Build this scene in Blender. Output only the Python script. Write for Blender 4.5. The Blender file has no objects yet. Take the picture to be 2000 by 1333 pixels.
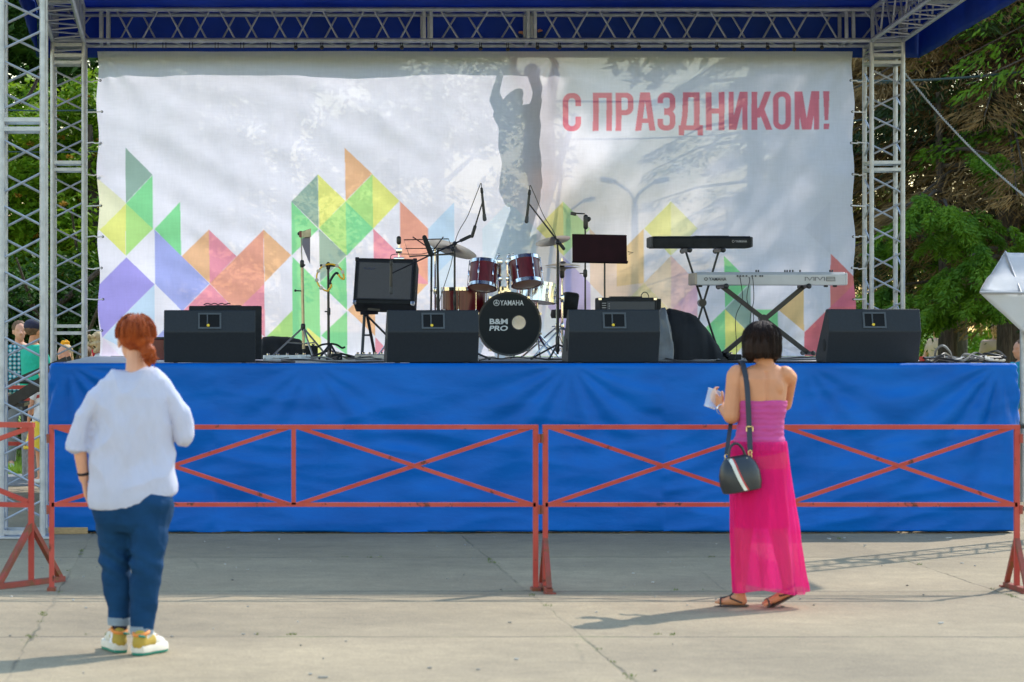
import bpy, bmesh, math, random
import numpy as np
from mathutils import Vector, Matrix, noise as mnoise
random.seed(7); RNG = np.random.default_rng(7)
R = math.radians
S = bpy.context.scene
COL = S.collection
# ------------------------------------------------------------ camera, light, exposure
F = 5600.0; VX, VY = 422.0, 643.0; EYE = 1.6     # focal length and vanishing point for a 2000 x 1333 frame; eye height
cam = bpy.data.cameras.new('camera'); camo = bpy.data.objects.new('camera', cam); COL.objects.link(camo)
camo.location = (0, 0, EYE); camo.rotation_euler = (R(90), 0, 0)
cam.sensor_width = 36; cam.lens = F / 2000 * 36
cam.shift_x = (1000 - VX) / 2000; cam.shift_y = -(666.5 - VY) / 2000
cam.clip_end = 3000; cam.clip_start = 0.3
cam.dof.use_dof = True; cam.dof.focus_distance = 26.5; cam.dof.aperture_fstop = 4.5
S.camera = camo
world = bpy.data.worlds.new("World"); S.world = world; world.use_nodes = True
wn = world.node_tree; bg = wn.nodes['Background']
sky = wn.nodes.new('ShaderNodeTexSky'); sky.sky_type = 'NISHITA'; sky.sun_disc = False
sky.sun_elevation = R(45); sky.sun_rotation = R(45); sky.air_density = 1.8; sky.dust_density = 0.1; sky.ozone_density = 2.2
wn.links.new(sky.outputs[0], bg.inputs[0]); bg.inputs[1].default_value = 0.15
sun = bpy.data.lights.new('sun', 'SUN'); sun.energy = 2.0; sun.angle = R(0.5); sun.color = (1, .95, .87)
suno = bpy.data.objects.new('sun', sun); COL.objects.link(suno)
suno.rotation_euler = Vector((.5, .5, .7071)).to_track_quat('Z', 'Y').to_euler()
S.view_settings.view_transform = 'Standard'; S.view_settings.look = 'None'; S.view_settings.gamma = 1
S.view_settings.use_curve_mapping = False; S.view_settings.exposure = 1.2
S.cycles.max_bounces = 8; S.cycles.transparent_max_bounces = 24; S.cycles.use_denoising = True

def A(px, py, Y):           # a point of the place seen at this pixel of the 2000 px photograph, Y metres away
    return Vector(((px - VX) / F * Y, Y, EYE - (py - VY) / F * Y))
def GX(px, Y): return (px - VX) / F * Y
DECK = 1.323

# ------------------------------------------------------------ materials
def lin(c):
    return tuple(((v / 255) / 12.92 if v / 255 <= .04045 else ((v / 255 + .055) / 1.055) ** 2.4) for v in c)
def mat(name, col, rough=.6, metal=0.0, var=.15, vscale=8.0, bump=0.0, bscale=60.0, trans=0.0, see=0.0, spec=.5, coat=0.0, col2=None, stretch=(1, 1, 1), patch=None):
    m = bpy.data.materials.new(name); m.use_nodes = True
    nt = m.node_tree; N = nt.nodes; L = nt.links; b = N['Principled BSDF']; out = N['Material Output']
    tc = N.new('ShaderNodeTexCoord'); mp = N.new('ShaderNodeMapping'); mp.inputs['Scale'].default_value = stretch
    L.new(tc.outputs['Object'], mp.inputs[0])
    nz = N.new('ShaderNodeTexNoise'); nz.inputs['Scale'].default_value = vscale; nz.inputs['Detail'].default_value = 5
    L.new(mp.outputs[0], nz.inputs['Vector'])
    rp = N.new('ShaderNodeValToRGB')
    c2 = col2 if col2 else tuple(min(1, v * (1 + var)) for v in col); c1 = col if col2 else tuple(v * (1 - var) for v in col)
    rp.color_ramp.elements[0].position = .32; rp.color_ramp.elements[1].position = .68
    rp.color_ramp.elements[0].color = (*c1, 1); rp.color_ramp.elements[1].color = (*c2, 1)
    L.new(nz.outputs['Fac'], rp.inputs[0]); L.new(rp.outputs[0], b.inputs['Base Color'])
    if patch:                                  # wear of its own colour: (colour, scale, threshold)
        pn = N.new('ShaderNodeTexNoise'); pn.inputs['Scale'].default_value = patch[1]; pn.inputs['Detail'].default_value = 8; pn.inputs['Roughness'].default_value = .7; L.new(tc.outputs['Object'], pn.inputs['Vector'])
        pm = N.new('ShaderNodeMapRange'); pm.inputs[1].default_value = patch[2]; pm.inputs[2].default_value = patch[2] + .03; L.new(pn.outputs['Fac'], pm.inputs[0])
        px_ = N.new('ShaderNodeMix'); px_.data_type = 'RGBA'; L.new(pm.outputs[0], px_.inputs[0]); L.new(rp.outputs[0], px_.inputs[6]); px_.inputs[7].default_value = (*patch[0], 1); L.new(px_.outputs[2], b.inputs['Base Color'])
    b.inputs['Roughness'].default_value = rough; b.inputs['Metallic'].default_value = metal
    b.inputs['Specular IOR Level'].default_value = spec; b.inputs['Coat Weight'].default_value = coat
    if bump:
        n2 = N.new('ShaderNodeTexNoise'); n2.inputs['Scale'].default_value = bscale; n2.inputs['Detail'].default_value = 4
        L.new(mp.outputs[0], n2.inputs['Vector'])
        bp = N.new('ShaderNodeBump'); bp.inputs['Strength'].default_value = 1; bp.inputs['Distance'].default_value = bump
        L.new(n2.outputs['Fac'], bp.inputs['Height']); L.new(bp.outputs[0], b.inputs['Normal'])
    last = b.outputs[0]
    if trans:
        t = N.new('ShaderNodeBsdfTranslucent'); L.new(rp.outputs[0], t.inputs[0])
        mx = N.new('ShaderNodeMixShader'); mx.inputs[0].default_value = trans
        L.new(last, mx.inputs[1]); L.new(t.outputs[0], mx.inputs[2]); last = mx.outputs[0]
    if see:
        t = N.new('ShaderNodeBsdfTransparent'); mx = N.new('ShaderNodeMixShader'); mx.inputs[0].default_value = see
        L.new(last, mx.inputs[1]); L.new(t.outputs[0], mx.inputs[2]); last = mx.outputs[0]
    L.new(last, out.inputs[0])
    return m
M = {}
M['alu'] = mat('aluminium', (.40, .42, .46), .42, .45, .14, 14, .0006, 90)
M['alu_shade'] = M['alu']
M['black'] = mat('black_vinyl', (.012, .014, .017), .6, 0, .3, 20, .0008, 300, spec=.22)
M['blackm'] = mat('black_metal', (.014, .014, .018), .35, .2, .3, 20)
M['grille'] = mat('speaker_grille', (.055, .057, .062), .7, 0, .3, 300, .001, 500)
M['monitor'] = mat('monitor_paint', (.016, .021, .028), .55, 0, .10, 60, .0012, 500, spec=.32)
M['chrome'] = mat('chrome', (.75, .75, .77), .15, 1, .1, 10)
M['darkred'] = mat('wine_red_lacquer', (.13, .006, .013), .35, 0, .25, 3, coat=.2, stretch=(12, 12, 1))
M['skinw'] = mat('skin', (.66, .33, .21), .6, 0, .08, 9, .0006, 60)
M['skint'] = mat('tanned_skin', (.58, .25, .125), .6, 0, .08, 9, .0006, 60)
M['rope'] = mat('white_cord', (.75, .75, .76), .7)
M['tarp'] = mat('blue_tarpaulin', (.0, .098, .42), .5, 0, .10, 2.2, .004, 9, stretch=(1, 1, 2.2), col2=(.0, .128, .52), spec=.2)
M['roof'] = mat('blue_canopy_cloth', (.006, .06, .30), .6, 0, .12, 3, .004, 6, trans=.5)
M['red'] = mat('red_barrier_paint', (.43, .048, .036), .5, 0, .12, 5, .0008, 60, col2=(.50, .085, .06), patch=((.12, .035, .02), 7, .60), spec=.3)
M['rust'] = mat('rusty_red_paint', (.38, .05, .034), .65, 0, .2, 9, .0012, 70, col2=(.17, .06, .03), patch=((.20, .07, .02), 14, .54))
M['white'] = mat('white_plastic', (.7, .7, .68), .5)
M['yellow'] = mat('yellow_plastic', (.8, .55, .02), .4)
M['cymbal'] = mat('bronze_cymbal', (.62, .52, .36), .3, .9, .1, 30)
M['silver'] = mat('silver_keyboard_plastic', (.42, .43, .44), .45, 0, .05)
M['bark'] = mat('bark', (.075, .055, .042), .9, 0, .5, 12, .02, 14, stretch=(4, 4, .6))
M['wood'] = mat('raw_wood', (.4, .27, .13), .7, 0, .2, 10, stretch=(1, 12, 12))
M['stone'] = mat('grey_concrete', (.22, .21, .20), .9, 0, .3, 30, .004, 60)

# ------------------------------------------------------------ mesh collector
def frame(d):
    d = d.normalized(); a = Vector((0, 0, 1)) if abs(d.z) < .95 else Vector((1, 0, 0))
    u = d.cross(a).normalized(); return u, u.cross(d).normalized()
class MB:
    def __init__(s): s.v = []; s.f = []
    def add(s, vs, fs):
        n = len(s.v); s.v += [Vector(v) for v in vs]; s.f += [tuple(i + n for i in f) for f in fs]; return s
    def box(s, c, size, rot=None, bev=0):
        bm = bmesh.new(); bmesh.ops.create_cube(bm, size=1)
        for v in bm.verts: v.co = Vector((v.co.x * size[0], v.co.y * size[1], v.co.z * size[2]))
        if bev: bmesh.ops.bevel(bm, geom=bm.edges[:], offset=bev, segments=2, affect='EDGES', profile=.5)
        mt = Matrix.Translation(Vector(c)) @ (rot.to_4x4() if rot else Matrix())
        bm.verts.index_update()
        s.add([mt @ v.co for v in bm.verts], [[v.index for v in f.verts] for f in bm.faces]); bm.free(); return s
    def prism(s, prof, axis_vec, origin, u, w, bev=0):     # profile (a,b) in plane u,w pushed along axis_vec (centred)
        bm = bmesh.new(); o = Vector(origin); ax = Vector(axis_vec)
        vs0 = [bm.verts.new(o - ax / 2 + u * a + w * b) for a, b in prof]; vs1 = [bm.verts.new(o + ax / 2 + u * a + w * b) for a, b in prof]
        n = len(prof); bm.faces.new(vs0); bm.faces.new(vs1[::-1])
        for i in range(n): bm.faces.new((vs0[i], vs0[(i + 1) % n], vs1[(i + 1) % n], vs1[i]))
        bmesh.ops.recalc_face_normals(bm, faces=bm.faces[:])
        if bev: bmesh.ops.bevel(bm, geom=bm.edges[:], offset=bev, segments=2, affect='EDGES', profile=.5)
        bm.verts.index_update()
        s.add([v.co.copy() for v in bm.verts], [[v.index for v in f.verts] for f in bm.faces]); bm.free(); return s
    def loft(s, rings, cap=True):                       # rings: lists of points, same count
        n = len(rings[0]); base = len(s.v)
        vs = [p for r in rings for p in r]; fs = []
        for k in range(len(rings) - 1):
            for i in range(n):
                a = k * n + i; b = k * n + (i + 1) % n; fs.append((a, b, b + n, a + n))
        if cap: fs.append(tuple(range(n))[::-1]); fs.append(tuple(range((len(rings) - 1) * n, len(rings) * n)))
        return s.add(vs, fs)
    def tube(s, p0, p1, r0, r1=None, seg=8):
        p0 = Vector(p0); p1 = Vector(p1); r1 = r0 if r1 is None else r1; u, w = frame(p1 - p0)
        ring = lambda p, r: [p + (u * math.cos(2 * math.pi * i / seg) + w * math.sin(2 * math.pi * i / seg)) * r for i in range(seg)]
        return s.loft([ring(p0, r0), ring(p1, r1)])
    def bar(s, p0, p1, wd, th, up=Vector((0, 0, 1))):    # rectangular tube; th measured along `side`
        p0 = Vector(p0); p1 = Vector(p1); d = (p1 - p0).normalized(); side = d.cross(up)
        if side.length < .01: side = d.cross(Vector((0, 1, 0)))
        side.normalize(); w = side.cross(d).normalized()
        ring = lambda p: [p + side * a * th / 2 + w * b * wd / 2 for a, b in ((1, 1), (-1, 1), (-1, -1), (1, -1))]
        return s.loft([ring(p0), ring(p1)])
    def path(s, pts, r, seg=6, closed=False):
        pts = [Vector(p) for p in pts]; n = len(pts); rings = []; pu = None
        for i, p in enumerate(pts):
            if closed: d = pts[(i + 1) % n] - pts[i - 1]
            else: d = pts[min(i + 1, n - 1)] - pts[max(i - 1, 0)]
            d.normalize()
            if pu is None: u, w = frame(d)
            else:
                u = (pu - d * pu.dot(d))
                u = u.normalized() if u.length > 1e-5 else frame(d)[0]; w = u.cross(d)
            pu = u; rr = r[i] if isinstance(r, (list, tuple)) else r
            rings.append([p + (u * math.cos(2 * math.pi * k / seg) + w * math.sin(2 * math.pi * k / seg)) * rr for k in range(seg)])
        if closed: rings.append(rings[0]); return s.loft(rings, False)
        return s.loft(rings)
    def lathe(s, prof, origin, axis=Vector((0, 0, 1)), seg=24, cap=True):   # prof: (radius, height)
        o = Vector(origin); ax = Vector(axis).normalized(); u, w = frame(ax)
        rings = [[o + ax * h + (u * math.cos(2 * math.pi * i / seg) + w * math.sin(2 * math.pi * i / seg)) * max(r, 1e-4) for i in range(seg)] for r, h in prof]
        return s.loft(rings, cap)
    def ell(s, c, r, rot=None, seg=16, rings=10):
        c = Vector(c); r = (r, r, r) if isinstance(r, (int, float)) else r; rs = []
        for k in range(rings + 1):
            t = math.pi * (.02 + .96 * k / rings) - math.pi / 2; rr = []
            for i in range(seg):
                a = 2 * math.pi * i / seg; v = Vector((math.cos(t) * math.cos(a) * r[0], math.cos(t) * math.sin(a) * r[1], math.sin(t) * r[2]))
                rr.append(c + (rot @ v if rot else v))
            rs.append(rr)
        return s.loft(rs)
    def cap(s, p0, p1, r0, r1=None, seg=12):
        p0 = Vector(p0); p1 = Vector(p1); r1 = r0 if r1 is None else r1; d = (p1 - p0)
        if d.length < 1e-6: return s.ell(p0, r0)
        d.normalize(); u, w = frame(d); rs = []
        def ring(c, r): return [c + (u * math.cos(2 * math.pi * i / seg) + w * math.sin(2 * math.pi * i / seg)) * max(r, 1e-4) for i in range(seg)]
        for k in range(5):
            t = R(-86 + 86 * k / 4); rs.append(ring(p0 + d * math.sin(t) * r0, math.cos(t) * r0))
        for k in range(5):
            t = R(86 * k / 4); rs.append(ring(p1 + d * math.sin(t) * r1, math.cos(t) * r1))
        return s.loft(rs)
    def build(s, name, m, parent=None, smooth=False, auto=False):
        me = bpy.data.meshes.new(name); off = Vector(parent['_o']) if parent is not None and '_o' in parent else Vector()
        me.from_pydata([tuple(v - off) for v in s.v], [], s.f); me.update()
        return finish(me, name, m, parent, smooth)
def finish(me, name, m, parent=None, smooth=False):
    bm = bmesh.new(); bm.from_mesh(me); bmesh.ops.recalc_face_normals(bm, faces=bm.faces[:]); bm.to_mesh(me); bm.free()
    if smooth:
        me.polygons.foreach_set('use_smooth', [True] * len(me.polygons))
        try: me.set_sharp_from_angle(angle=R(42))
        except Exception: pass
    me.materials.append(m)
    o = bpy.data.objects.new(name, me); COL.objects.link(o)
    if parent is not None:
        o.parent = parent
        if '_o' in parent: o['_o'] = parent['_o']
    return o
def raw(name, verts, faces, m, parent=None, smooth=False):     # numpy arrays, quads or tris
    me = bpy.data.meshes.new(name); off = np.array(parent['_o']) if parent is not None and '_o' in parent else np.zeros(3)
    verts = np.asarray(verts, dtype=np.float32) - off.astype(np.float32); faces = np.asarray(faces, dtype=np.int32)
    k = faces.shape[1]; me.vertices.add(len(verts)); me.vertices.foreach_set('co', verts.ravel())
    me.loops.add(faces.size); me.loops.foreach_set('vertex_index', faces.ravel())
    me.polygons.add(len(faces)); me.polygons.foreach_set('loop_start', np.arange(0, faces.size, k, dtype=np.int32))
    me.update(calc_edges=True); me.validate()
    if smooth: me.polygons.foreach_set('use_smooth', np.ones(len(faces), dtype=bool))
    me.materials.append(m); o = bpy.data.objects.new(name, me); COL.objects.link(o)
    if parent is not None:
        o.parent = parent
        if '_o' in parent: o['_o'] = parent['_o']
    return o
def tag(o, label, cat, group=None, kind=None):
    if label: o['label'] = label
    if cat: o['category'] = cat
    if group: o['group'] = group
    if kind: o['kind'] = kind
    return o
def thing(name, loc, label, cat, group=None):
    o = bpy.data.objects.new(name, None); o.empty_display_size = .1; COL.objects.link(o); o.location = loc
    o['_o'] = tuple(loc); return tag(o, label, cat, group)
def copy_tree(o, parent=None):
    c = o.copy(); COL.objects.link(c)
    if parent is not None: c.parent = parent
    for ch in list(o.children): copy_tree(ch, c)
    return c
def remesh(mb, voxel, smooth=2, name='tmp'):
    me = bpy.data.meshes.new(name); me.from_pydata([tuple(v) for v in mb.v], [], mb.f)
    bm = bmesh.new(); bm.from_mesh(me); bmesh.ops.recalc_face_normals(bm, faces=bm.faces[:]); bm.to_mesh(me); bm.free()
    o = bpy.data.objects.new(name, me); COL.objects.link(o)
    r = o.modifiers.new('r', 'REMESH'); r.mode = 'VOXEL'; r.voxel_size = voxel; r.use_smooth_shade = True
    if smooth: q = o.modifiers.new('s', 'SMOOTH'); q.factor = .5; q.iterations = smooth
    dg = bpy.context.evaluated_depsgraph_get(); dg.update()
    em = bpy.data.meshes.new_from_object(o.evaluated_get(dg)); bpy.data.objects.remove(o); bpy.data.meshes.remove(me)
    return em
def organic(mb, name, m, parent, voxel=.007, smooth=2, disp=None):
    em = remesh(mb, voxel, smooth, name); off = Vector(parent['_o'])
    n = len(em.vertices); co = np.empty(n * 3, dtype=np.float32); em.vertices.foreach_get('co', co); co = co.reshape(-1, 3)
    if disp is not None:
        no = np.empty(n * 3, dtype=np.float32); em.vertices.foreach_get('normal', no); no = no.reshape(-1, 3)
        co = co + no * np.array([disp(Vector(c)) for c in co], dtype=np.float32)[:, None]
    co = co - np.array(off, dtype=np.float32); em.vertices.foreach_set('co', co.astype(np.float32).ravel())
    em.polygons.foreach_set('use_smooth', np.ones(len(em.polygons), dtype=bool)); em.materials.clear(); em.materials.append(m); em.update()
    em.name = name; o = bpy.data.objects.new(name, em); COL.objects.link(o); o.parent = parent; o['_o'] = parent['_o']
    return o
def text(body, height, origin, ux, uz, m, parent, name='lettering', width=None, bold=0.0, depth=.0015, align='CENTER'):
    cu = bpy.data.curves.new('txt', 'FONT'); cu.body = body; cu.size = 1; cu.align_x = align; cu.align_y = 'CENTER'; cu.offset = bold; cu.extrude = .01
    o = bpy.data.objects.new('txt', cu); COL.objects.link(o); dg = bpy.context.evaluated_depsgraph_get(); dg.update()
    me = bpy.data.meshes.new_from_object(o.evaluated_get(dg)); bpy.data.objects.remove(o)
    xs = [v.co.x for v in me.vertices]; ys = [v.co.y for v in me.vertices]
    h = max(ys) - min(ys); cx = (max(xs) + min(xs)) / 2; cy = (max(ys) + min(ys)) / 2; w = max(xs) - min(xs)
    sy = height / h; sx = sy if width is None else width / w
    ux = Vector(ux).normalized(); uz = Vector(uz).normalized(); n = ux.cross(uz); off = Vector(parent['_o']) if parent is not None else Vector()
    for v in me.vertices:
        v.co = Vector(origin) + ux * (v.co.x - cx) * sx + uz * (v.co.y - cy) * sy + n * (v.co.z / .01 * depth / 2) - off
    me.materials.clear(); me.materials.append(m); r = bpy.data.objects.new(name, me); COL.objects.link(r)
    if parent is not None: r.parent = parent
    return r
# ------------------------------------------------------------ ground
def ground_material():
    m = bpy.data.materials.new('concrete_slabs'); m.use_nodes = True; nt = m.node_tree; N = nt.nodes; L = nt.links; b = N['Principled BSDF']
    tc = N.new('ShaderNodeTexCoord'); sp = N.new('ShaderNodeSeparateXYZ')
    wob = N.new('ShaderNodeTexNoise'); wob.inputs['Scale'].default_value = 2.5; wob.inputs['Detail'].default_value = 8; wob.inputs['Roughness'].default_value = .7
    L.new(tc.outputs['Object'], wob.inputs['Vector'])
    vm = N.new('ShaderNodeVectorMath'); vm.operation = 'MULTIPLY_ADD'; vm.inputs[1].default_value = (.09, .12, 0)
    L.new(wob.outputs['Color'], vm.inputs[0]); L.new(tc.outputs['Object'], vm.inputs[2]); L.new(vm.outputs[0], sp.inputs[0])
    def mth(op, a, bb=None, cl=False):
        n = N.new('ShaderNodeMath'); n.operation = op; n.use_clamp = cl
        for i, x in enumerate((a, bb)):
            if x is None: continue
            if isinstance(x, (int, float)): n.inputs[i].default_value = x
            else: L.new(x, n.inputs[i])
        return n.outputs[0]
    def mr(x, a, b_, c=0., d=1.):
        n = N.new('ShaderNodeMapRange'); n.inputs[1].default_value = a; n.inputs[2].default_value = b_; n.inputs[3].default_value = c; n.inputs[4].default_value = d
        L.new(x, n.inputs[0]); return n.outputs[0]
    def nz(sc, det=5, ro=.6):
        n = N.new('ShaderNodeTexNoise'); n.inputs['Scale'].default_value = sc; n.inputs['Detail'].default_value = det; n.inputs['Roughness'].default_value = ro
        L.new(tc.outputs['Object'], n.inputs['Vector']); return n.outputs['Fac']
    fx = mth('DIVIDE', mth('ADD', sp.outputs[0], 100 * 2.86 + .96 - .045), 2.86); fy = mth('DIVIDE', mth('SUBTRACT', sp.outputs[1], 17.56 - 100 * 2.6), 2.6)
    def dist(f, w):
        fr = mth('FRACT', f); return mth('MULTIPLY', mth('MINIMUM', fr, mth('SUBTRACT', 1., fr)), w)
    dx = dist(fx, 2.86); dy = dist(fy, 2.6); dm = mth('MINIMUM', dx, dy)
    gap = nz(1.1, 4); wgap = mr(gap, .38, .72, .003, .028)
    joint = mth('MAXIMUM', mth('MULTIPLY', mth('SUBTRACT', 1., mth('DIVIDE', dx, wgap), True), mr(nz(.9, 3), .42, .6, .18, .8)), mth('SUBTRACT', 1., mth('DIVIDE', dy, mth('MULTIPLY', wgap, 1.8)), True))
    cell = N.new('ShaderNodeCombineXYZ'); L.new(mth('FLOOR', fx), cell.inputs[0]); L.new(mth('FLOOR', fy), cell.inputs[1])
    wh = N.new('ShaderNodeTexWhiteNoise'); wh.noise_dimensions = '2D'; L.new(cell.outputs[0], wh.inputs['Vector'])
    tone = mth('MULTIPLY', mr(wh.outputs[0], 0, 1, .88, 1.1), mr(nz(.55, 6, .65), .3, .7, .76, 1.16))
    tone = mth('MULTIPLY', tone, mr(nz(70, 4, .8), .3, .7, .62, 1.38)); tone = mth('MULTIPLY', tone, mr(nz(16, 8, .8), .3, .7, .86, 1.14)); tone = mth('MULTIPLY', tone, mr(nz(5, 8, .75), .35, .65, .88, 1.1))
    cr = N.new('ShaderNodeTexVoronoi'); cr.feature = 'DISTANCE_TO_EDGE'; cr.inputs['Scale'].default_value = .5
    L.new(vm.outputs[0], cr.inputs['Vector']); crack = mth('MULTIPLY', mr(cr.outputs[0], 0, .005, 1, 0), mr(nz(.8), .52, .62, 0, .4))
    dk = mth('MAXIMUM', mth('MULTIPLY', joint, .8), crack)
    peb = N.new('ShaderNodeTexVoronoi'); peb.inputs['Scale'].default_value = 26; L.new(tc.outputs['Object'], peb.inputs['Vector'])
    pebm = mth('MULTIPLY', mr(peb.outputs['Distance'], .08, .13, 1, 0), mr(nz(3.3), .5, .62, 0, .4))
    base = N.new('ShaderNodeMix'); base.data_type = 'RGBA'; L.new(mr(nz(.35, 4), .35, .65), base.inputs[0])
    base.inputs[6].default_value = (.30, .228, .138, 1); base.inputs[7].default_value = (.345, .262, .155, 1)
    mul = N.new('ShaderNodeMix'); mul.data_type = 'RGBA'; mul.blend_type = 'MULTIPLY'; mul.inputs[0].default_value = 1
    cmb = N.new('ShaderNodeCombineColor')
    for i in range(3): L.new(tone, cmb.inputs[i])
    L.new(base.outputs[2], mul.inputs[6]); L.new(cmb.outputs[0], mul.inputs[7])
    wd = N.new('ShaderNodeMix'); wd.data_type = 'RGBA'; L.new(mr(nz(1.7, 3), .48, .6), wd.inputs[0]); wd.inputs[6].default_value = (.07, .06, .045, 1); wd.inputs[7].default_value = (.09, .12, .03, 1)
    j = N.new('ShaderNodeMix'); j.data_type = 'RGBA'; L.new(dk, j.inputs[0]); L.new(mul.outputs[2], j.inputs[6]); L.new(wd.outputs[2], j.inputs[7])
    pb = N.new('ShaderNodeMix'); pb.data_type = 'RGBA'; L.new(pebm, pb.inputs[0]); L.new(j.outputs[2], pb.inputs[6]); pb.inputs[7].default_value = (.13, .11, .09, 1)
    L.new(pb.outputs[2], b.inputs['Base Color']); b.inputs['Roughness'].default_value = .85
    bp = N.new('ShaderNodeBump'); bp.inputs['Distance'].default_value = .012; bp.inputs['Strength'].default_value = .9
    hh = mth('SUBTRACT', mth('MULTIPLY', nz(45, 8, .8), .3), joint); L.new(hh, bp.inputs['Height']); L.new(bp.outputs[0], b.inputs['Normal'])
    return m
g = MB(); g.add([(-60, -5, 0), (60, -5, 0), (60, 34, 0), (-60, 34, 0)], [(0, 1, 2, 3)])
tag(g.build('pavement', ground_material()), 'pale cracked concrete slabs in front of the stage', 'pavement', kind='structure')
M['grass'] = mat('lawn', (.12, .22, .02), .9, 0, .4, 6, .02, 60, col2=(.22, .36, .04))
g = MB(); g.add([(-600, -300, -.012), (600, -300, -.012), (600, 1500, -.012), (-600, 1500, -.012)], [(0, 1, 2, 3)])
tag(g.build('lawn', M['grass']), 'sunlit green lawn behind the stage', 'lawn', kind='structure')
# weeds in the joints
def blades(pts, n, spread, hgt, wid=.006):
    P = pts[RNG.integers(0, len(pts), n)] + np.c_[RNG.normal(0, spread, (n, 2)), np.zeros(n)]
    a = RNG.uniform(0, 6.28, n); h = hgt * RNG.uniform(.4, 1.2, n); ln = np.c_[np.cos(a), np.sin(a), np.zeros(n)] * (h * RNG.uniform(.2, .9, n))[:, None]
    w = np.c_[-np.sin(a), np.cos(a), np.zeros(n)] * wid; top = P + ln; top[:, 2] = h
    v = np.stack([P - w, P + w, top + w * .2, top - w * .2], 1).reshape(-1, 3); return v, np.arange(n * 4).reshape(-1, 4)
wp = []
for X in (-.96, 1.9, 4.76):
    for k in range(7):
        Y = random.uniform(12.6, 22); wp += [(X + random.gauss(0, .012), Y + random.gauss(0, .08), 0) for _ in range(random.choice([1, 2, 5]))]
for Y in (15.0, 17.56, 20.1):
    for k in range(4):
        X = random.uniform(-2, 7); wp += [(X + random.gauss(0, .1), Y + random.gauss(0, .01), 0) for _ in range(3)]
M['weed'] = mat('weed_green', (.15, .19, .05), .8, 0, .3, 5, trans=.3)
v, f = blades(np.array(wp), 520, .012, .012, .003)
tag(raw('weeds', v, f, M['weed']), 'short weeds growing in the slab joints', 'weeds', kind='stuff')

lt = MB(); lr = random.Random(11)
for k in range(110):
    Yc = lr.uniform(12.6, 22.2); Xc = lr.uniform(-1.3, 6.3); a = lr.uniform(0, 3.14); sz = lr.uniform(.006, .02); lt.box((Xc, Yc, .005), (sz, sz * lr.uniform(.4, 1), .006), Matrix.Rotation(a, 3, 'Z'))
for k in range(9):
    Yc = lr.uniform(13, 22); Xc = lr.uniform(-1.3, 6); lt.box((Xc, Yc, .006), (.045, .012, .008), Matrix.Rotation(lr.uniform(0, 3), 3, 'Z'))
tag(lt.build('litter', mat('litter_bits', (.10, .09, .07), .9, 0, .3, .8, col2=(.62, .6, .56))), 'tiny chips, butts and grit scattered over the concrete slabs', 'litter', kind='stuff')

# ------------------------------------------------------------ stage platform and skirt
XL, XR, YF, YB = -1.27, 6.24, 22.45, 28.95
M['deck'] = mat('worn_deck_board', (.50, .47, .47), .45, 0, .2, 6, .002, 30, stretch=(1, 6, 1))
st = thing('stage_platform', (2.5, YF, 0), 'wide stage platform with grey deck under the band gear', 'stage')
MB().box(((XL + XR) / 2, (YF + YB) / 2 + .02, DECK - .04), (XR - XL, YB - YF - .04, .08)).build('deck', M['deck'], st)
for X in (XL + .2, 0.6, 2.4, 4.2, XR - .2):
    for Y in (YF + .3, 25.6, YB - .3): MB().box((X, Y, (DECK - .08) / 2), (.06, .06, DECK - .08)).build('leg', M['alu'], st)
def fbm(x, y, z=0, o=3): return mnoise.fractal(Vector((x, y, z)), 1.0, 2.0, o)
def skirt_d(x, z):      # folds pushed towards the viewer; x along the front, z height
    t = (DECK - z) / DECK
    d = .012 * fbm(x * .7, z * 1.6, 1.3)
    for cx, a in ((2.77, .022), (XL + .1, .03), (XR - .1, .034), (.75, .012), (4.6, .014)):   # gathers fanning out below the fixing points
        dx = x - cx; r = math.hypot(dx, DECK - z + .02); ang = math.atan2(dx, DECK - z + .02)
        d += a * math.exp(-r / 1.1) * min(1, r * 4) * math.cos(ang * 15 + cx * 3 + 1.5 * mnoise.noise(Vector((x, z, cx)))) * 1.5
    u = z + .22 * (x - 1.0) * math.copysign(1, math.sin(x * .9)) * .6      # shallow sweeping creases
    d += .014 * (1 - abs(mnoise.noise(Vector((x * .55, u * 3.2, 4.2))))*3.0)
    d += .012 * (1 - abs(mnoise.noise(Vector((x * 1.3 + z * 2, u * 5.5 - x*.8, 9.2))))*3.0)
    for sx in (.82, 2.78, 4.72): d += .007 * math.exp(-((x - sx) / .012) ** 2)          # welded seams between the tarpaulin widths
    return d * .72 * (.25 + .9 * min(1, t * 3))
nx, nz_ = 420, 84; W = XR - XL; vs = []; fs = []
sections = [(XL, 5.0)]  # left return, front, right return
pathp = []
ret = .9
for i in range(nx + 1):
    s = -ret + (W + 2 * ret) * i / nx
    pathp.append(s)
for i, s in enumerate(pathp):
    for k in range(nz_ + 1):
        z = (DECK + .012) * (1 - k / nz_)
        rr = .05
        if s < 0: x = XL - .006; y = YF - s; nrm = (-1, 0)
        elif s > W: x = XR + .006; y = YF + (s - W); nrm = (1, 0)
        else: x = XL + s; y = YF; nrm = (0, -1)
        e = min(max(s, 0), W); d = skirt_d(XL + s, z) + .03
        edge = min(abs(s), abs(s - W))
        if edge < .06: nrm = Vector(((-1 if s < W / 2 else 1) * .7, -.7)).normalized()
        zz = z
        if k == nz_: zz = .012 + .026 * max(0, .4 + fbm((XL + s) * 1.2, 3.3))
        if k == 0: d = -.06; zz = DECK + .007
        if k == 1: d = .018; zz = DECK + .004
        x += nrm[0] * d; y += nrm[1] * d
        if s > W - .9 and k > nz_ * .85: y += (s - W + .9) * .05
        vs.append((x, y, zz))
n1 = nz_ + 1
for i in range(nx):
    for k in range(nz_): fs.append((i * n1 + k, (i + 1) * n1 + k, (i + 1) * n1 + k + 1, i * n1 + k + 1))
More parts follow.
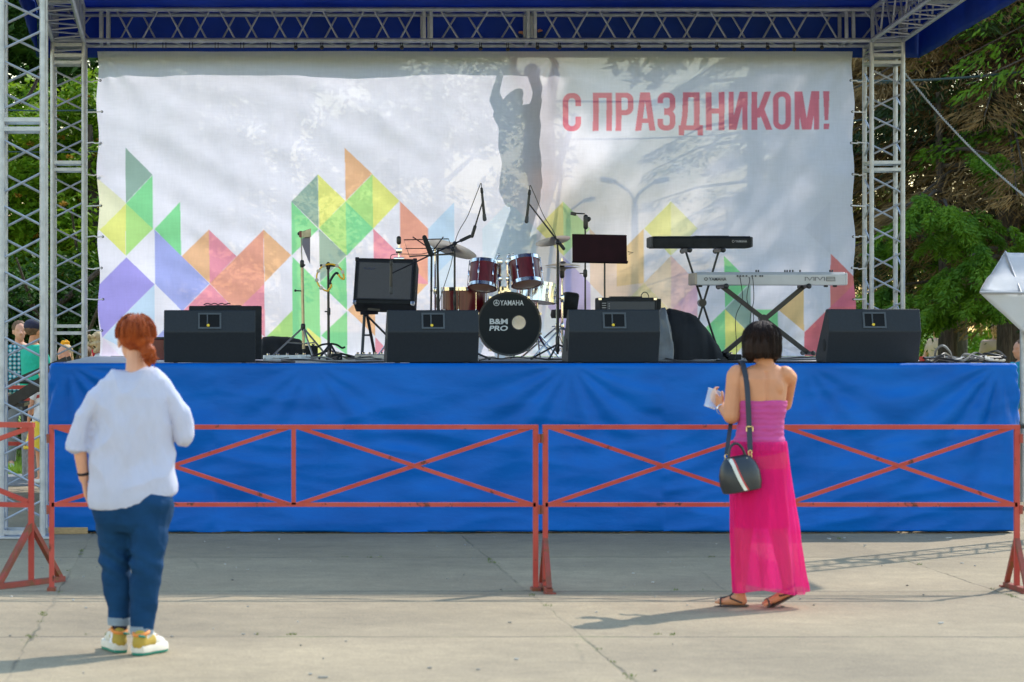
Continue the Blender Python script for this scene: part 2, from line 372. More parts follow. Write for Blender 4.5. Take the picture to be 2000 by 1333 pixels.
sk = raw('stage_skirt', vs, fs, M['tarp'], None, True); tag(sk, 'bright blue tarpaulin skirt hung around the stage front', 'tarpaulin')
sm = sk.modifiers.new('thickness', 'SOLIDIFY'); sm.thickness = .003; sm.offset = -1
MB().box((XL + .1, YF - .02, .025), (.32, .12, .05), Matrix.Rotation(R(12), 3, 'Z'), .004).build('wood_block', M['wood'])
tag(bpy.data.objects['wood_block'], 'short raw timber block lying under the left skirt corner', 'wood block')

# ------------------------------------------------------------ truss towers and roof frame
TW = .311
def truss_parts(root, p0, p1, u, w, splices=(), period=.53, tube=.024, end_frames=True):
    """four chords along p0->p1, u and w are the cross directions"""
    p0 = Vector(p0); p1 = Vector(p1); d = (p1 - p0); Ln = d.length; d.normalize(); h = TW / 2
    cs = [u * a * h + w * b * h for a, b in ((-1, -1), (1, -1), (1, 1), (-1, 1))]
    for c in cs: MB().tube(p0 + c, p1 + c, tube, seg=12).build('chord', M['alu'], root, True)
    hp = period / 2; rise = .62 * hp
    cuts = [0.0] + sorted(splices) + [Ln]
    for s0, s1 in zip(cuts[:-1], cuts[1:]):
        mb = MB(); a0 = s0 + .07; a1 = s1 - .07; n = max(1, int(round((a1 - a0) / hp))); st_ = (a1 - a0) / n; ri = st_ * .64; gp = (st_ - ri) / 2
        for k in range(n):
            b0 = a0 + k * st_ + gp; b1 = b0 + ri
            for fi in range(4):
                ca, cb = cs[fi], cs[(fi + 1) % 4]
                if k % 2: ca, cb = cb, ca
                mb.tube(p0 + ca + d * b0, p0 + cb + d * b1, .0105, seg=6)
        mb.build('lacing', M['alu'], root, True)
    for s in ([0.03, Ln - .03] if end_frames else []) + [x + q for x in splices for q in (-.035, .035)]:
        e = MB()
        for fi in range(4): e.bar(p0 + cs[fi] + d * s, p0 + cs[(fi + 1) % 4] + d * s, .032, .032, d)
        e.build('splice_frame', M['alu'], root)
EX, EY, EZ = Vector((1, 0, 0)), Vector((0, 1, 0)), Vector((0, 0, 1))
YT0, YT1 = 22.0, 28.78; XT0, XT1 = -1.476, 6.70
ZB = EYE + (643 - 54) / F * YT1; SL = .064; ZF = ZB + SL * (YT1 - YT0)     # roof truss centre heights: rear, front
def tower(x, y, z1, spl, lab):
    t = thing('truss_tower', (x, y, 0), lab, 'truss tower', 'aluminium truss towers of the stage')
    truss_parts(t, (x, y, .02), (x, y, z1), EX, EY, spl, .49)
    MB().box((x, y, .012), (.42, .42, .02), None, .004).build('base_plate', M['alu'], t)
ft = EYE - (251 - 643) / F * YT0
tower(XT0, YT0, ZF - .16, [ft], 'tall aluminium truss tower at far left in front of the stage corner')
bt = [EYE - (y - 643) / F * YT1 for y in (648, 330, 122)]
tower(XT0, YT1, ZB - .16, bt, 'aluminium truss tower beside the left edge of the banner')
tower(XT1, YT1, ZB - .16, bt, 'aluminium truss tower beside the right edge of the banner')
tower(XT1, YT0, ZF - .16, [ft], 'front right aluminium truss tower just outside the picture')
def roof_truss(p0, p1, u, w, spl, lab, per=.53):
    t = thing('roof_truss', tuple(p0), lab, 'roof truss', 'aluminium trusses of the stage roof'); truss_parts(t, p0, p1, u, w, spl, per); return t
tilt = Vector((0, 1, -SL)).normalized(); tup = Vector((0, SL, 1)).normalized()
rb = roof_truss((XT0 - .16, YT1, ZB), (XT1 + .16, YT1, ZB), tilt, tup, [GX(205, YT1) - XT0 + .16, GX(833, YT1) - XT0 + .16, GX(1035, YT1) - XT0 + .16, GX(1653, YT1) - XT0 + .16], 'long horizontal aluminium truss above the banner')
roof_truss((XT0, YT0 - .16, ZF + .01), (XT0, YT1 - .16, ZB + .01), EX, tup, [2.3, 4.6], 'aluminium roof truss running back above the left tower')
roof_truss((XT1, YT0 - .16, ZF + .01), (XT1, YT1 - .16, ZB + .01), EX, tup, [2.3, 4.6], 'aluminium roof truss rising towards the front above the right tower')
roof_truss((XT0 + .16, YT0, ZF), (XT1 - .16, YT0, ZF), tilt, tup, [2, 4, 6], 'front aluminium roof truss above the top of the picture')
# canopy
cn = thing('roof_canopy', (2.6, 25.4, ZB), 'dark blue fabric canopy stretched over the stage roof trusses', 'canopy')
def sheet(name, P, nu, nv, m, parent, amp=.02, thick=.004, sc=1.0):
    vs = []; P = [Vector(p) for p in P]; nr = (P[1] - P[0]).cross(P[3] - P[0]).normalized()
    for j in range(nv + 1):
        for i in range(nu + 1):
            a = i / nu; b = j / nv; p = (P[0] * (1 - a) + P[1] * a) * (1 - b) + (P[3] * (1 - a) + P[2] * a) * b
            vs.append(p + nr * amp * fbm(p.x * sc, p.y * sc, p.z * sc))
    fs = [(j * (nu + 1) + i, j * (nu + 1) + i + 1, (j + 1) * (nu + 1) + i + 1, (j + 1) * (nu + 1) + i) for j in range(nv) for i in range(nu)]
    o = raw(name, [tuple(v) for v in vs], fs, m, parent, True)
    if thick: q = o.modifiers.new('thickness', 'SOLIDIFY'); q.thickness = thick
    return o
rz = lambda y: ZF + .20 - SL * (y - YT0)
xo0, xo1, yo0, yo1 = XT0 - .32, XT1 + .42, YT0 - 1.0, YT1 + .22
sheet('roof_sheet', [(xo0, yo0, rz(yo0)), (xo1, yo0, rz(yo0)), (xo1, yo1, rz(yo1)), (xo0, yo1, rz(yo1))], 60, 60, M['roof'], cn, .03)
zv = EYE - (113 - 643) / F * yo1
sheet('rear_valance', [(xo0, yo1, zv), (xo1, yo1, zv), (xo1, yo1, rz(yo1)), (xo0, yo1, rz(yo1))], 80, 8, M['roof'], cn, .02)
sheet('side_valance', [(xo1, yo0, rz(yo0) - .55), (xo1, yo1, zv), (xo1, yo1, rz(yo1)), (xo1, yo0, rz(yo0))], 60, 8, M['roof'], cn, .03)
sheet('side_valance', [(xo0, yo0, rz(yo0) - .3), (xo0, yo1, zv), (xo0, yo1, rz(yo1)), (xo0, yo0, rz(yo0))], 60, 8, M['roof'], cn, .03)
# black ball bungees hanging from the rear truss
bb = None; k = 0
M['rubber'] = mat('black_rubber', (.012, .012, .014), .5)
for px in [262, 320, 372, 422, 472, 524] + [577, 628, 679, 733, 784, 842, 890, 938, 991, 1049, 1092, 1143, 1195, 1247, 1298, 1347, 1399, 1449, 1498, 1550, 1604]:
    Y = YT1 - .14; x = GX(px + .5, Y); zc = ZB - TW / 2
    if px < 560:
        if px == 262:
            la = thing('tie_strap', (x, Y, zc), 'thin black tie strap looped on the truss above the left half of the banner', 'tie strap', 'black tie straps on the long truss'); la0 = la
            q = MB()
            for s in (-.012, .018): q.path([(x + s, Y - .03, zc - .07), (x + s, Y - .032, zc), (x + s, Y, zc + .03), (x + s, Y + .03, zc), (x + s, Y + .03, zc - .07)], .004)
            q.build('strap_loop', M['rubber'], la, True)
        else: c = copy_tree(la0); c.location = (x, Y, zc)
        continue
    if bb is None:
        bb = thing('ball_bungee', (x, Y, zc), 'black ball bungee hanging from the long truss above the banner', 'bungee', 'black ball bungees on the long truss')
        MB().ell((x, Y - .02, zc - .062), .021).build('ball', M['rubber'], bb, True)
        MB().path([(x - .01, Y - .02, zc - .05), (x - .012, Y - .032, zc), (x, Y, zc + .03), (x + .012, Y + .03, zc), (x + .01, Y + .0, zc - .05)], .004).build('loop', M['rubber'], bb, True)
    else: c = copy_tree(bb); c.location = (x, Y, zc - random.choice([0, 0, .02, .01]))

# ------------------------------------------------------------ banner with its print
YN = 28.86; bz0 = DECK + .005; bz1 = 4.395; bx0 = GX(190, YN); bx1 = GX(1666, YN)
def rast(U, V, polys):      # U,V arrays of photograph pixels; painter's order
    H = np.zeros(U.shape + (3,)); H[:] = 1.0
    for col, pts in polys:
        pts = np.array(pts, float); x0, y0 = pts.min(0); x1, y1 = pts.max(0)
        box = (U >= x0) & (U <= x1) & (V >= y0) & (V <= y1); ids = np.nonzero(box)
        if not len(ids[0]): continue
        u = U[ids]; v = V[ids]; ins = np.zeros(u.shape, bool); n = len(pts)
        for i in range(n):
            a = pts[i]; b = pts[(i + 1) % n]
            if a[1] == b[1]: continue
            c = ((a[1] > v) != (b[1] > v)) & (u < (b[0] - a[0]) * (v - a[1]) / (b[1] - a[1]) + a[0]); ins ^= c
        H[ids[0][ins], ids[1][ins]] = col
    return H
WB = np.array(lin((214, 217, 229)))
def T(r, g, b): return np.clip(np.array(lin((r, g, b))) / WB, .0, 1.0) ** .76
YE, LI, GR, GG, OR, PK, SA, BL, PU, LB = T(210, 217, 108), T(152, 208, 112), T(108, 200, 128), T(120, 153, 140), T(240, 162, 118), T(237, 126, 145), T(240, 140, 118), T(138, 150, 216), T(138, 132, 214), T(172, 203, 236)
PY, CY = T(222, 222, 176), T(200, 226, 236)
POL = [(PY, [(188, 346), (246, 397), (196, 449), (188, 455)]), (YE, [(246, 398), (246, 500), (188, 442), (196, 449)]), (LI, [(246, 398), (299, 448), (247, 500)]), (GR, [(246, 398), (298, 343), (299, 448)]),
 (GG, [(245, 289), (298, 342), (246, 397)]), (GR, [(352, 395), (354, 502), (302, 448)]), (BL, [(302, 449), (409, 554), (356, 608), (303, 555)]), (PU, [(247, 503), (302, 556), (198, 660), (188, 560)]),
 (LB, [(302, 556), (249, 610), (302, 664)]), (LB, [(249, 610), (302, 662), (270, 696), (200, 660)]), (T(225, 205, 225), [(200, 662), (240, 700), (196, 700)]), (BL, [(356, 608), (303, 662), (340, 700), (356, 690)]),
 (OR, [(408, 449), (355, 501), (410, 554)]), (PK, [(408, 449), (462, 501), (410, 554)]), (SA, [(515, 449), (410, 554), (462, 608), (516, 555)]), (OR, [(515, 449), (569, 499), (517, 552)]),
 (PK, [(410, 555), (356, 609), (410, 664), (462, 608)]), (PK, [(516, 555), (462, 608), (518, 660)]), (SA, [(462, 609), (516, 662), (410, 662)]),
 (GG, [(621, 341), (569, 394), (622, 446)]), (YE, [(621, 341), (675, 393), (623, 446)]), (GR, [(569, 394), (622, 448), (570, 499)]), (LI, [(675, 394), (623, 446), (677, 499)]), (OR, [(673, 289), (727, 340), (675, 393)]),
 (LI, [(727, 341), (675, 394), (729, 447)]), (YE, [(727, 341), (780, 393), (729, 447)]), (GR, [(675, 394), (729, 447), (677, 500)]), (GG, [(623, 448), (677, 499), (625, 551)]),
 (GR, [(571, 502), (624, 554), (626, 700), (571, 700)]), (GR, [(676, 501), (678, 606), (624, 553)]), (GR, [(678, 608), (627, 656), (678, 694)]), (LI, [(571, 607), (519, 660), (572, 662)]), (YE, [(600, 640), (627, 662), (627, 696), (600, 696)]),
 (OR, [(679, 606), (732, 553), (733, 657)]), (PK, [(733, 659), (753, 680), (740, 700), (733, 700)]), (SA, [(781, 393), (836, 447), (836, 553), (782, 500)]), (PK, [(729, 447), (836, 552), (836, 556), (731, 553)]), (OR, [(836, 555), (783, 609), (740, 553)]),
 (LB, [(887, 396), (888, 500), (836, 553), (836, 447)]), (CY, [(836, 553), (888, 606), (888, 500)]), (CY, [(994, 395), (942, 447), (942, 552), (994, 604), (1047, 552), (1047, 447)]),
 (T(222, 232, 135), [(1100, 394), (1047, 447), (1101, 500)]), (T(170, 228, 152), [(1100, 394), (1153, 447), (1101, 500)]), (T(165, 160, 216), [(1100, 501), (1154, 554), (1154, 608), (1101, 660), (1070, 600)]), (CY, [(1070, 600), (1101, 640), (1070, 690), (1040, 690)]),
 (T(242, 190, 172), [(1152, 447), (1205, 500), (1258, 553), (1205, 608), (1153, 554)]), (T(243, 182, 132), [(1205, 500), (1257, 447), (1258, 553), (1205, 560)]), (T(243, 200, 150), [(1258, 553), (1205, 608), (1310, 608)]),
 (T(222, 232, 135), [(1310, 394), (1258, 447), (1310, 500)]), (T(232, 236, 165), [(1310, 394), (1362, 447), (1310, 500)]), (T(243, 196, 172), [(1310, 500), (1258, 553), (1310, 607)]), (T(243, 180, 182), [(1310, 500), (1362, 553), (1310, 607)]), (T(243, 168, 190), [(1362, 553), (1362, 620), (1310, 662), (1280, 636), (1310, 607)]),
 (GR, [(1414, 500), (1467, 552), (1416, 602)]), (GG, [(1467, 553), (1467, 655), (1416, 604)]), (GR, [(1416, 604), (1416, 700), (1362, 656)]), (YE, [(1416, 604), (1467, 656), (1430, 700), (1416, 700)]), (GR, [(1519, 605), (1519, 656), (1470, 605)]),
 (T(228, 178, 118), [(1570, 560), (1520, 605), (1571, 648)]), (T(228, 112, 108), [(1622, 496), (1680, 550), (1680, 600), (1622, 600)]), (T(222, 98, 122), [(1680, 545), (1622, 600), (1680, 660)]), (T(222, 98, 110), [(1622, 600), (1571, 650), (1571, 700), (1680, 700), (1680, 600)]),
 (T(206, 209, 222), [(1622, 395), (1570, 447), (1622, 497)]), (T(208, 211, 223), [(780, 290), (728, 340), (780, 392)])]
def letters(U, V):      # С ПРАЗДНИКОМ!
    V = V + (U - 1100) * .0077           # the line of text climbs a little to the right
    t0, t1, sw, sh = 182.5, 257.0, 11.0, 10.0; K = np.zeros(U.shape, bool)
    bx = lambda a, b, c, d: (U >= a) & (U <= c) & (V >= b) & (V <= d)
    def rr(a, b, c, d, r):
        r = max(r, .01); x = np.maximum(np.maximum(a + r - U, U - (c - r)), 0); y = np.maximum(np.maximum(b + r - V, V - (d - r)), 0); return (x * x + y * y <= r * r)
    def ring(a, b, c, d): return rr(a, b, c, d, 16) & ~rr(a + sw, b + sh, c - sw, d - sh, 6.5)
    def dg(xa, ya, xb, yb, w):   # slanted stroke, horizontal width w
        t = (V - ya) / (yb - ya); x = xa + (xb - xa) * t; return (np.abs(U - x) <= w / 2) & (V >= min(ya, yb)) & (V <= max(ya, yb))
    m = (t0 + t1) / 2
    K |= ring(1099, t0, 1134.5, t1) & ~bx(1123.4, t0 + 26, 1136, t1 - 28)
    K |= bx(1157.5, t0, 1169, t1) | bx(1184, t0, 1195, t1) | bx(1157.5, t0, 1195, t0 + sh)
    K |= bx(1202, t0, 1213.5, t1) | (rr(1195, t0, 1237, t0 + 44, 15) & ~rr(1200, t0 + sh, 1226, t0 + 44 - sh, 5) & (U > 1203))
    K |= dg(1256, t0, 1246.5, t1, 12) | dg(1263, t0, 1274.5, t1, 12) | bx(1250, t1 - 24, 1270, t1 - 15) | bx(1251, t0, 1268, t0 + 8)
    z = (rr(1284, t0, 1319, t0 + 41, 15) & ~rr(1295, t0 + sh, 1308, t0 + 41 - sh, 5)) | (rr(1284, t1 - 40.5, 1319, t1, 15) & ~rr(1295, t1 - 40.5 + sh, 1308, t1 - sh, 5))
    K |= z & ~bx(1282, t0 + 21, 1297, t1 - 25) & ~((U < 1297) & (V > m - 15) & (V < m + 14))
    K |= bx(1355, t0, 1366.5, t1) | dg(1339.5, t0, 1337.5, t0 + 45, 11) | dg(1337.5, t0 + 45, 1333, t1, 11) | bx(1334, t0, 1366, t0 + sh) | bx(1325.5, t1 - 10, 1373, t1) | bx(1325.5, t1 - 10, 1336, t1 + 10) | bx(1362, t1 - 10, 1373, t1 + 10)
    K |= bx(1378.5, t0, 1390, t1) | bx(1403.5, t0, 1415, t1) | bx(1378.5, m - 5, 1415, m + 5)
    K |= bx(1423, t0, 1433, t1) | bx(1449.5, t0, 1460, t1) | dg(1450.5, t0, 1432, t1, 12)
    K |= bx(1467.5, t0, 1479, t1) | (dg(1500, t0, 1484, m + 4, 12.5)) | dg(1486, m - 4, 1502, t1, 12.5) | dg(1486, m - 6, 1478, m + 14, 12)
    K |= ring(1509.5, t0, 1545, t1)
    K |= bx(1552, t0, 1562, t1) | bx(1589.5, t0, 1600, t1) | dg(1560.5, t0, 1573, t1, 13) | dg(1591, t0, 1578.5, t1, 13)
    K |= (bx(1607.5, t0, 1620, t0 + 57) & (np.abs(U - 1613.8) <= 6.2 - (V - t0) * .045)) | bx(1608.8, t1 - 11, 1619.5, t1)
    return K
nu, nv = 1080, 440
us = np.linspace(0, 1, nu + 1); vsn = np.linspace(0, 1, nv + 1); UU, VV = np.meshgrid(us, vsn)
acc = 0
for oy in (-.25, .25):
    for ox in (-.25, .25):
        u = UU + ox / nu; v = VV + oy / nv
        PXg = 190 + (1666 - 190) * u + (1 - v) * 6.0 * 0 + v * 4; PYg = VY - ((bz1 + (bz0 - bz1) * v) - EYE) * F / YN
        c = rast(PXg, PYg, POL); k = letters(PXg, PYg); c[k] = T(226, 104, 122); acc = acc + c
acc /= 4; acc = acc * np.array([.90, .865, .97])
Xg = bx0 + (bx1 - bx0) * UU + VV * .02 + .012 * np.sin(VV * 3.1 * 9) * (np.exp(-UU * 60) - np.exp(-(1 - UU) * 60)); Zg = bz1 + (bz0 - bz1) * VV
nzv = np.zeros((23, 55)); 
def smooth_noise(gx, gy, seed):
    r = np.random.default_rng(seed).normal(0, 1, (gy + 3, gx + 3)); x = UU * gx; y = VV * gy; xi = x.astype(int); yi = y.astype(int); fx = x - xi; fy = y - yi; fx = fx * fx * (3 - 2 * fx); fy = fy * fy * (3 - 2 * fy)
    return (r[yi, xi] * (1 - fx) + r[yi, xi + 1] * fx) * (1 - fy) + (r[yi + 1, xi] * (1 - fx) + r[yi + 1, xi + 1] * fx) * fy
Yg = YN + .02 * smooth_noise(9, 5, 1) + .006 * smooth_noise(26, 9, 2) + .0022 * smooth_noise(60, 22, 3)
dd = (UU * 7.58 + VV * 3.07 * 1.3); band = np.exp(-((UU - .22) / .2) ** 2) * np.exp(-((VV - .35) / .3) ** 2) + .8 * np.exp(-((UU - .12) / .15) ** 2) * np.exp(-((VV - .8) / .2) ** 2)
d2 = (-UU * 7.58 * .5 + VV * 3.07)
Yg += .0045 * band * np.sin(d2 * 16 + 1.5 * smooth_noise(8, 6, 5))
for gx_, gy_ in ((.60, .02), (.99, .02), (.01, .02), (.60, 1.0), (.9, .97)):
    rr_ = np.hypot((UU - gx_) * 7.58, (VV - gy_) * 3.07); an = np.arctan2((VV - gy_) * 3.07, (UU - gx_) * 7.58)
    Yg += .008 * np.exp(-rr_ / .6) * np.minimum(1, rr_ * 5) * np.cos(an * 9)
Yg += .012 * np.exp(-(1 - VV) * 12) * np.sin(UU * 60 + 3 * smooth_noise(12, 3, 8))
verts = np.stack([Xg, Yg, Zg], -1).reshape(-1, 3)
ii = (np.arange(nv)[:, None] * (nu + 1) + np.arange(nu)[None, :]).ravel(); quads = np.stack([ii, ii + nu + 1, ii + nu + 2, ii + 1], 1)
def banner_material():
    m = bpy.data.materials.new('printed_mesh_cloth'); m.use_nodes = True; nt = m.node_tree; N = nt.nodes; L = nt.links; out = N['Material Output']
    at = N.new('ShaderNodeAttribute'); at.attribute_name = 'print'
    wv = N.new('ShaderNodeTexNoise'); wv.inputs['Scale'].default_value = 60; wv.inputs['Detail'].default_value = 2
    tc = N.new('ShaderNodeTexCoord'); mp = N.new('ShaderNodeMapping'); mp.inputs['Scale'].default_value = (1, 1, .12); L.new(tc.outputs['Object'], mp.inputs[0]); L.new(mp.outputs[0], wv.inputs[0])
    wv2 = N.new('ShaderNodeTexNoise'); wv2.inputs['Scale'].default_value = 60; mp2 = N.new('ShaderNodeMapping'); mp2.inputs['Scale'].default_value = (.12, 1, 1); L.new(tc.outputs['Object'], mp2.inputs[0]); L.new(mp2.outputs[0], wv2.inputs[0])
    ad = N.new('ShaderNodeMath'); ad.operation = 'ADD'; L.new(wv.outputs[0], ad.inputs[0]); L.new(wv2.outputs[0], ad.inputs[1])
    mr = N.new('ShaderNodeMapRange'); mr.inputs[1].default_value = .7; mr.inputs[2].default_value = 1.3; mr.inputs[3].default_value = .87; mr.inputs[4].default_value = .93; L.new(ad.outputs[0], mr.inputs[0])
    sc = N.new('ShaderNodeVectorMath'); sc.operation = 'SCALE'; L.new(at.outputs['Color'], sc.inputs[0]); L.new(mr.outputs[0], sc.inputs['Scale'])
    d = N.new('ShaderNodeBsdfDiffuse'); t = N.new('ShaderNodeBsdfTranslucent'); L.new(sc.outputs[0], d.inputs[0]); L.new(sc.outputs[0], t.inputs[0])
    m1 = N.new('ShaderNodeMixShader'); m1.inputs[0].default_value = BAN_T; L.new(d.outputs[0], m1.inputs[1]); L.new(t.outputs[0], m1.inputs[2])
    tp = N.new('ShaderNodeBsdfTransparent'); tm = N.new('ShaderNodeMix'); tm.data_type = 'RGBA'; tm.inputs[0].default_value = .6; tm.inputs[6].default_value = (1, 1, 1, 1); L.new(at.outputs['Color'], tm.inputs[7]); L.new(tm.outputs[2], tp.inputs[0])
    m2 = N.new('ShaderNodeMixShader'); m2.inputs[0].default_value = BAN_S; L.new(m1.outputs[0], m2.inputs[1]); L.new(tp.outputs[0], m2.inputs[2]); L.new(m2.outputs[0], out.inputs[0]); return m
BAN_T, BAN_S = .72, .055
ban = thing('banner', (2.6, YN, bz0), 'large white see-through banner with coloured triangles and red Cyrillic greeting', 'banner')
bo = raw('printed_cloth', verts, quads, banner_material(), ban, True)
at = bo.data.color_attributes.new('print', 'FLOAT_COLOR', 'POINT'); at.data.foreach_set('color', np.concatenate([acc.reshape(-1, 3), np.ones((acc.shape[0] * acc.shape[1], 1))], 1).astype(np.float32).ravel())
for side, x, xt in ((-1, bx0 + .03, XT0 + .16), (1, bx1 - .03, XT1 - .16)):
    for k in range(10):
        py = 158 + 61 * k; z = EYE - (py - 643) / F * YN
        if k > 8: continue
        xx = x + .014 * (k % 2) + (1 - (z - bz0) / 3.07) * .02
        MB().lathe([(.005, 0), (.013, 0), (.013, .006), (.005, .006)], (xx, YN - .025, z), Vector((0, -1, 0)), 12, False).build('eyelet', M['blackm'], ban, True)
        MB().path([(xx, YN - .03, z), (xx + side * .06, YN - .02, z - .003), ((xx + xt) / 2, YN, z - .012 + .01 * (k % 3)), (xt, YN + .0, z + .004 * (k % 4 - 2))], .007).build('tie_cord', M['rope'], ban, True)
# pale hem strips of doubled cloth belong to the banner
M['hem'] = mat('hem_cloth', (.8, .8, .82), .8, 0, .03, 10, trans=.5, see=.25)
# ------------------------------------------------------------ red crowd barriers
H0 = 1.016
def brk(px, py, Y): return A(px, py, Y)
def barrier(x0, x1, Y, foot0, foot1, lab, loc=None):
    t = thing('crowd_barrier', ((x0 + x1) / 2, Y, 0), lab, 'barrier', 'red steel crowd barriers'); s = .032
    zt, zb = H0 - s / 2, EYE - (986 - 643) / F * Y
    P = lambda x, z, dy=0: Vector((x, Y + dy, z)); up = EZ
    MB().bar(P(x0 - s / 2, zt), P(x1 + s / 2, zt), .027, .032).build('top_rail', M['red'], t)
    MB().bar(P(x0, zb), P(x1, zb), .025, .03).build('bottom_rail', M['red'], t)
    xm = (x0 + x1) / 2
    for x, nm in ((x0, 'post'), (x1, 'post'), (xm, 'middle_upright')):
        z0 = .012 if nm == 'post' else zb
        MB().bar(P(x, z0), P(x, zt - .014), .031 if nm == 'post' else .026, .030, EX).build(nm, M['red'], t)
    for a, b in ((x0, xm), (xm, x1)):
        for (za, zc), dy in (((zb, zt), .004), ((zt, zb), -.004)):
            MB().bar(P(a + .02, za, dy), P(b - .02, zc, dy), .023, .020).build('brace', M['red'], t)
    for x, kind in ((x0, foot0), (x1, foot1)):
        if kind:
            q = MB(); L = .24; q.bar((x, Y - L, .016), (x, Y + L, .016), .03, .04); q.bar((x, Y - L + .02, .03), (x, Y, .32), .026, .03); q.bar((x, Y + L - .02, .03), (x, Y, .32), .026, .03)
            q.box((x, Y - L, .005), (.07, .06, .008)); q.box((x, Y + L, .005), (.07, .06, .008)); q.build('foot', M['rust'], t)
        else: MB().bar((x, Y - .06, .010), (x, Y + .06, .010), .02, .05).build('foot', M['rust'], t)
    for x, sgn in ((x0, -1), (x1, 1)):
        q = MB()
        for z in (zt - .07, zb - .03): q.bar((x + sgn * .014, Y - .012, z), (x + sgn * .032, Y - .012, z), .055, .02)
        q.build('coupling_plate', M['rust'], t)
    return t
YBR = 17.55
barrier(GX(101, YBR), GX(1046, YBR), YBR, 0, 0, 'long red steel barrier behind the woman in the white shirt')
barrier(GX(1065, YBR), GX(1986, YBR), YBR, 1, 1, 'long red steel barrier behind the woman in the pink skirt')
# a third one, turned back at the left edge of the photograph
b0 = Vector((GX(61, 17.9), 17.9, 0)); dr = Vector((-.86, .36, 0)).normalized(); pr = Vector((dr.y, -dr.x, 0))
t = thing('crowd_barrier', tuple(b0), 'red steel barrier at far left with open triangular foot, turned away from the others', 'barrier', 'red steel crowd barriers')
Q = lambda s, z: b0 + dr * s + EZ * z
zt, zb = 1.0, .50
MB().bar(Q(-.02, zt), Q(2.8, zt), .034, .034).build('top_rail', M['red'], t); MB().bar(Q(0, zb), Q(2.8, zb), .03, .03).build('bottom_rail', M['red'], t)
for s in (0, 2.8): MB().bar(Q(s, .02), Q(s, zt - .015), .036, .036, EX).build('post', M['red'], t)
MB().bar(Q(1.4, zb), Q(1.4, zt), .028, .03, EX).build('middle_upright', M['red'], t)
for a, c in ((.02, 1.38), (1.42, 2.78)):
    MB().bar(Q(a, zb + .02), Q(c, zt - .02), .03, .022).build('brace', M['red'], t); MB().bar(Q(a, zt - .02), Q(c, zb + .02), .03, .018).build('brace', M['red'], t)
fd = Vector((.55, .835, 0)).normalized()
q = MB(); q.bar(b0 - fd * .36 + EZ * .018, b0 + fd * .33 + EZ * .018, .034, .045); q.bar(b0 - fd * .33 + EZ * .03, b0 + EZ * .38, .032, .034); q.bar(b0 + fd * .30 + EZ * .03, b0 + EZ * .38, .032, .034); q.build('foot', M['rust'], t)
for (xa, xb, Yb) in ((-3.3, -1.6, 29.5),):
    t = thing('crowd_barrier', (xa, Yb, 0), 'distant red barrier behind the left tower by the people', 'barrier', 'red steel crowd barriers')
    MB().bar((xa, Yb, 1.0), (xb, Yb, 1.0), .04, .03).build('top_rail', M['red'], t); MB().bar((xa, Yb, -.0 + .42), (xb, Yb, .42), .04, .03).build('bottom_rail', M['red'], t)
    for x in (xa, xb): MB().bar((x, Yb, 0), (x, Yb, .99), .035, .035, EX).build('post', M['red'], t)
    MB().bar((xa, Yb + .005, .44), (xb, Yb + .005, .98), .03, .02).build('brace', M['red'], t)

# ------------------------------------------------------------ stage monitors
M['pit'] = mat('deep_black_plastic', (.004, .005, .007), .6, spec=.2); M['framegrey'] = mat('grey_recess_plastic', (.05, .06, .07), .5)
def monitor(px0, px1, py0, Y, yaw, lab):
    w = (px1 - px0) / F * Y; x = GX((px0 + px1) / 2, Y); h = EYE - (py0 - 643) / F * Y - DECK - .012
    t = thing('stage_monitor', (0, 0, 0), lab, 'stage monitor', 'black wedge monitors along the stage front'); t['_o'] = (0, 0, 0)
    prof = [(.10, .012), (.0, .012 + h * .58), (.0 + .055, .012 + h), (.12, .012 + h), (.52, .06), (.48, .012)]
    MB().prism([(a, b) for a, b in prof], EX * w, (0, 0, 0), EY, EZ, .008).build('cabinet', M['monitor'], t)
    # grille on the performers' side
    d = Vector((0, .40, -(h - .048))).normalized(); n = Vector((0, d.z * -1, d.y))
    c = Vector((0, .32, (.012 + h + .06) / 2)); rot = Matrix((EX, d, n)).transposed()
    MB().box(c + n * .006, (w - .05, .46, .012), rot).build('grille', M['grille'], t)
    # connector recess in the sloping back: frame, dark cup, dividing rib, yellow label
    s = Vector((0, .055, h * .42)).normalized(); nn = Vector((0, -s.z, s.y)); c = Vector((.0, .0275, .012 + h * .79)); rot = Matrix((EX, s, -nn)).transposed()
    cf = c + nn * .003; pl = thing_part = MB()
    pw, ph = .170, .118
    for sx in (-1, 1): pl.box(cf + EX * sx * pw / 2, (.014, ph + .014, .010), rot)
    for sy in (-1, 1): pl.box(cf + s * sy * ph / 2, (pw - .014, .014, .010), rot)
    rf = pl.build('recess_frame', M['framegrey'], t)
    MB().box(c + nn * .0015, (pw - .014, ph - .014, .003), rot).build('connector_plate', M['pit'], rf)
    MB().box(c + nn * .006 - EX * .018, (.010, ph - .016, .010), rot).build('handle_rib', M['framegrey'], rf)
    MB().lathe([(.012, 0), (.012, .006), (.009, .009)], c + nn * .004 - EX * .012 - s * .038, nn, 14).build('warning_label', M['yellow'], rf)
    for sx in (-1, 1):
        MB().box((sx * (w / 2 - .09), .2, .006), (.03, .25, .012)).build('rubber_foot', M['rubber'], t)
        MB().lathe([(.05, 0), (.05, .003), (.02, .004)], (sx * (w / 2 + .0005), .17, .15), EX * sx, 16).build('side_socket', M['black'], t)
    for r in t.children_recursive: r['_o'] = (0, 0, 0)
    t.location = (x, Y, DECK); t.rotation_euler = (0, 0, R(yaw)); return t
monitor(320, 499, 606, 22.62, 0, 'black wedge monitor behind the red-haired woman, leftmost of the four on the stage edge')
monitor(757, 936, 606, 22.62, 0, 'black wedge monitor overlapping the left side of the bass drum')
monitor(1112, 1290, 605, 22.62, 0, 'black wedge monitor in front of the amplifier head and the black cloth')
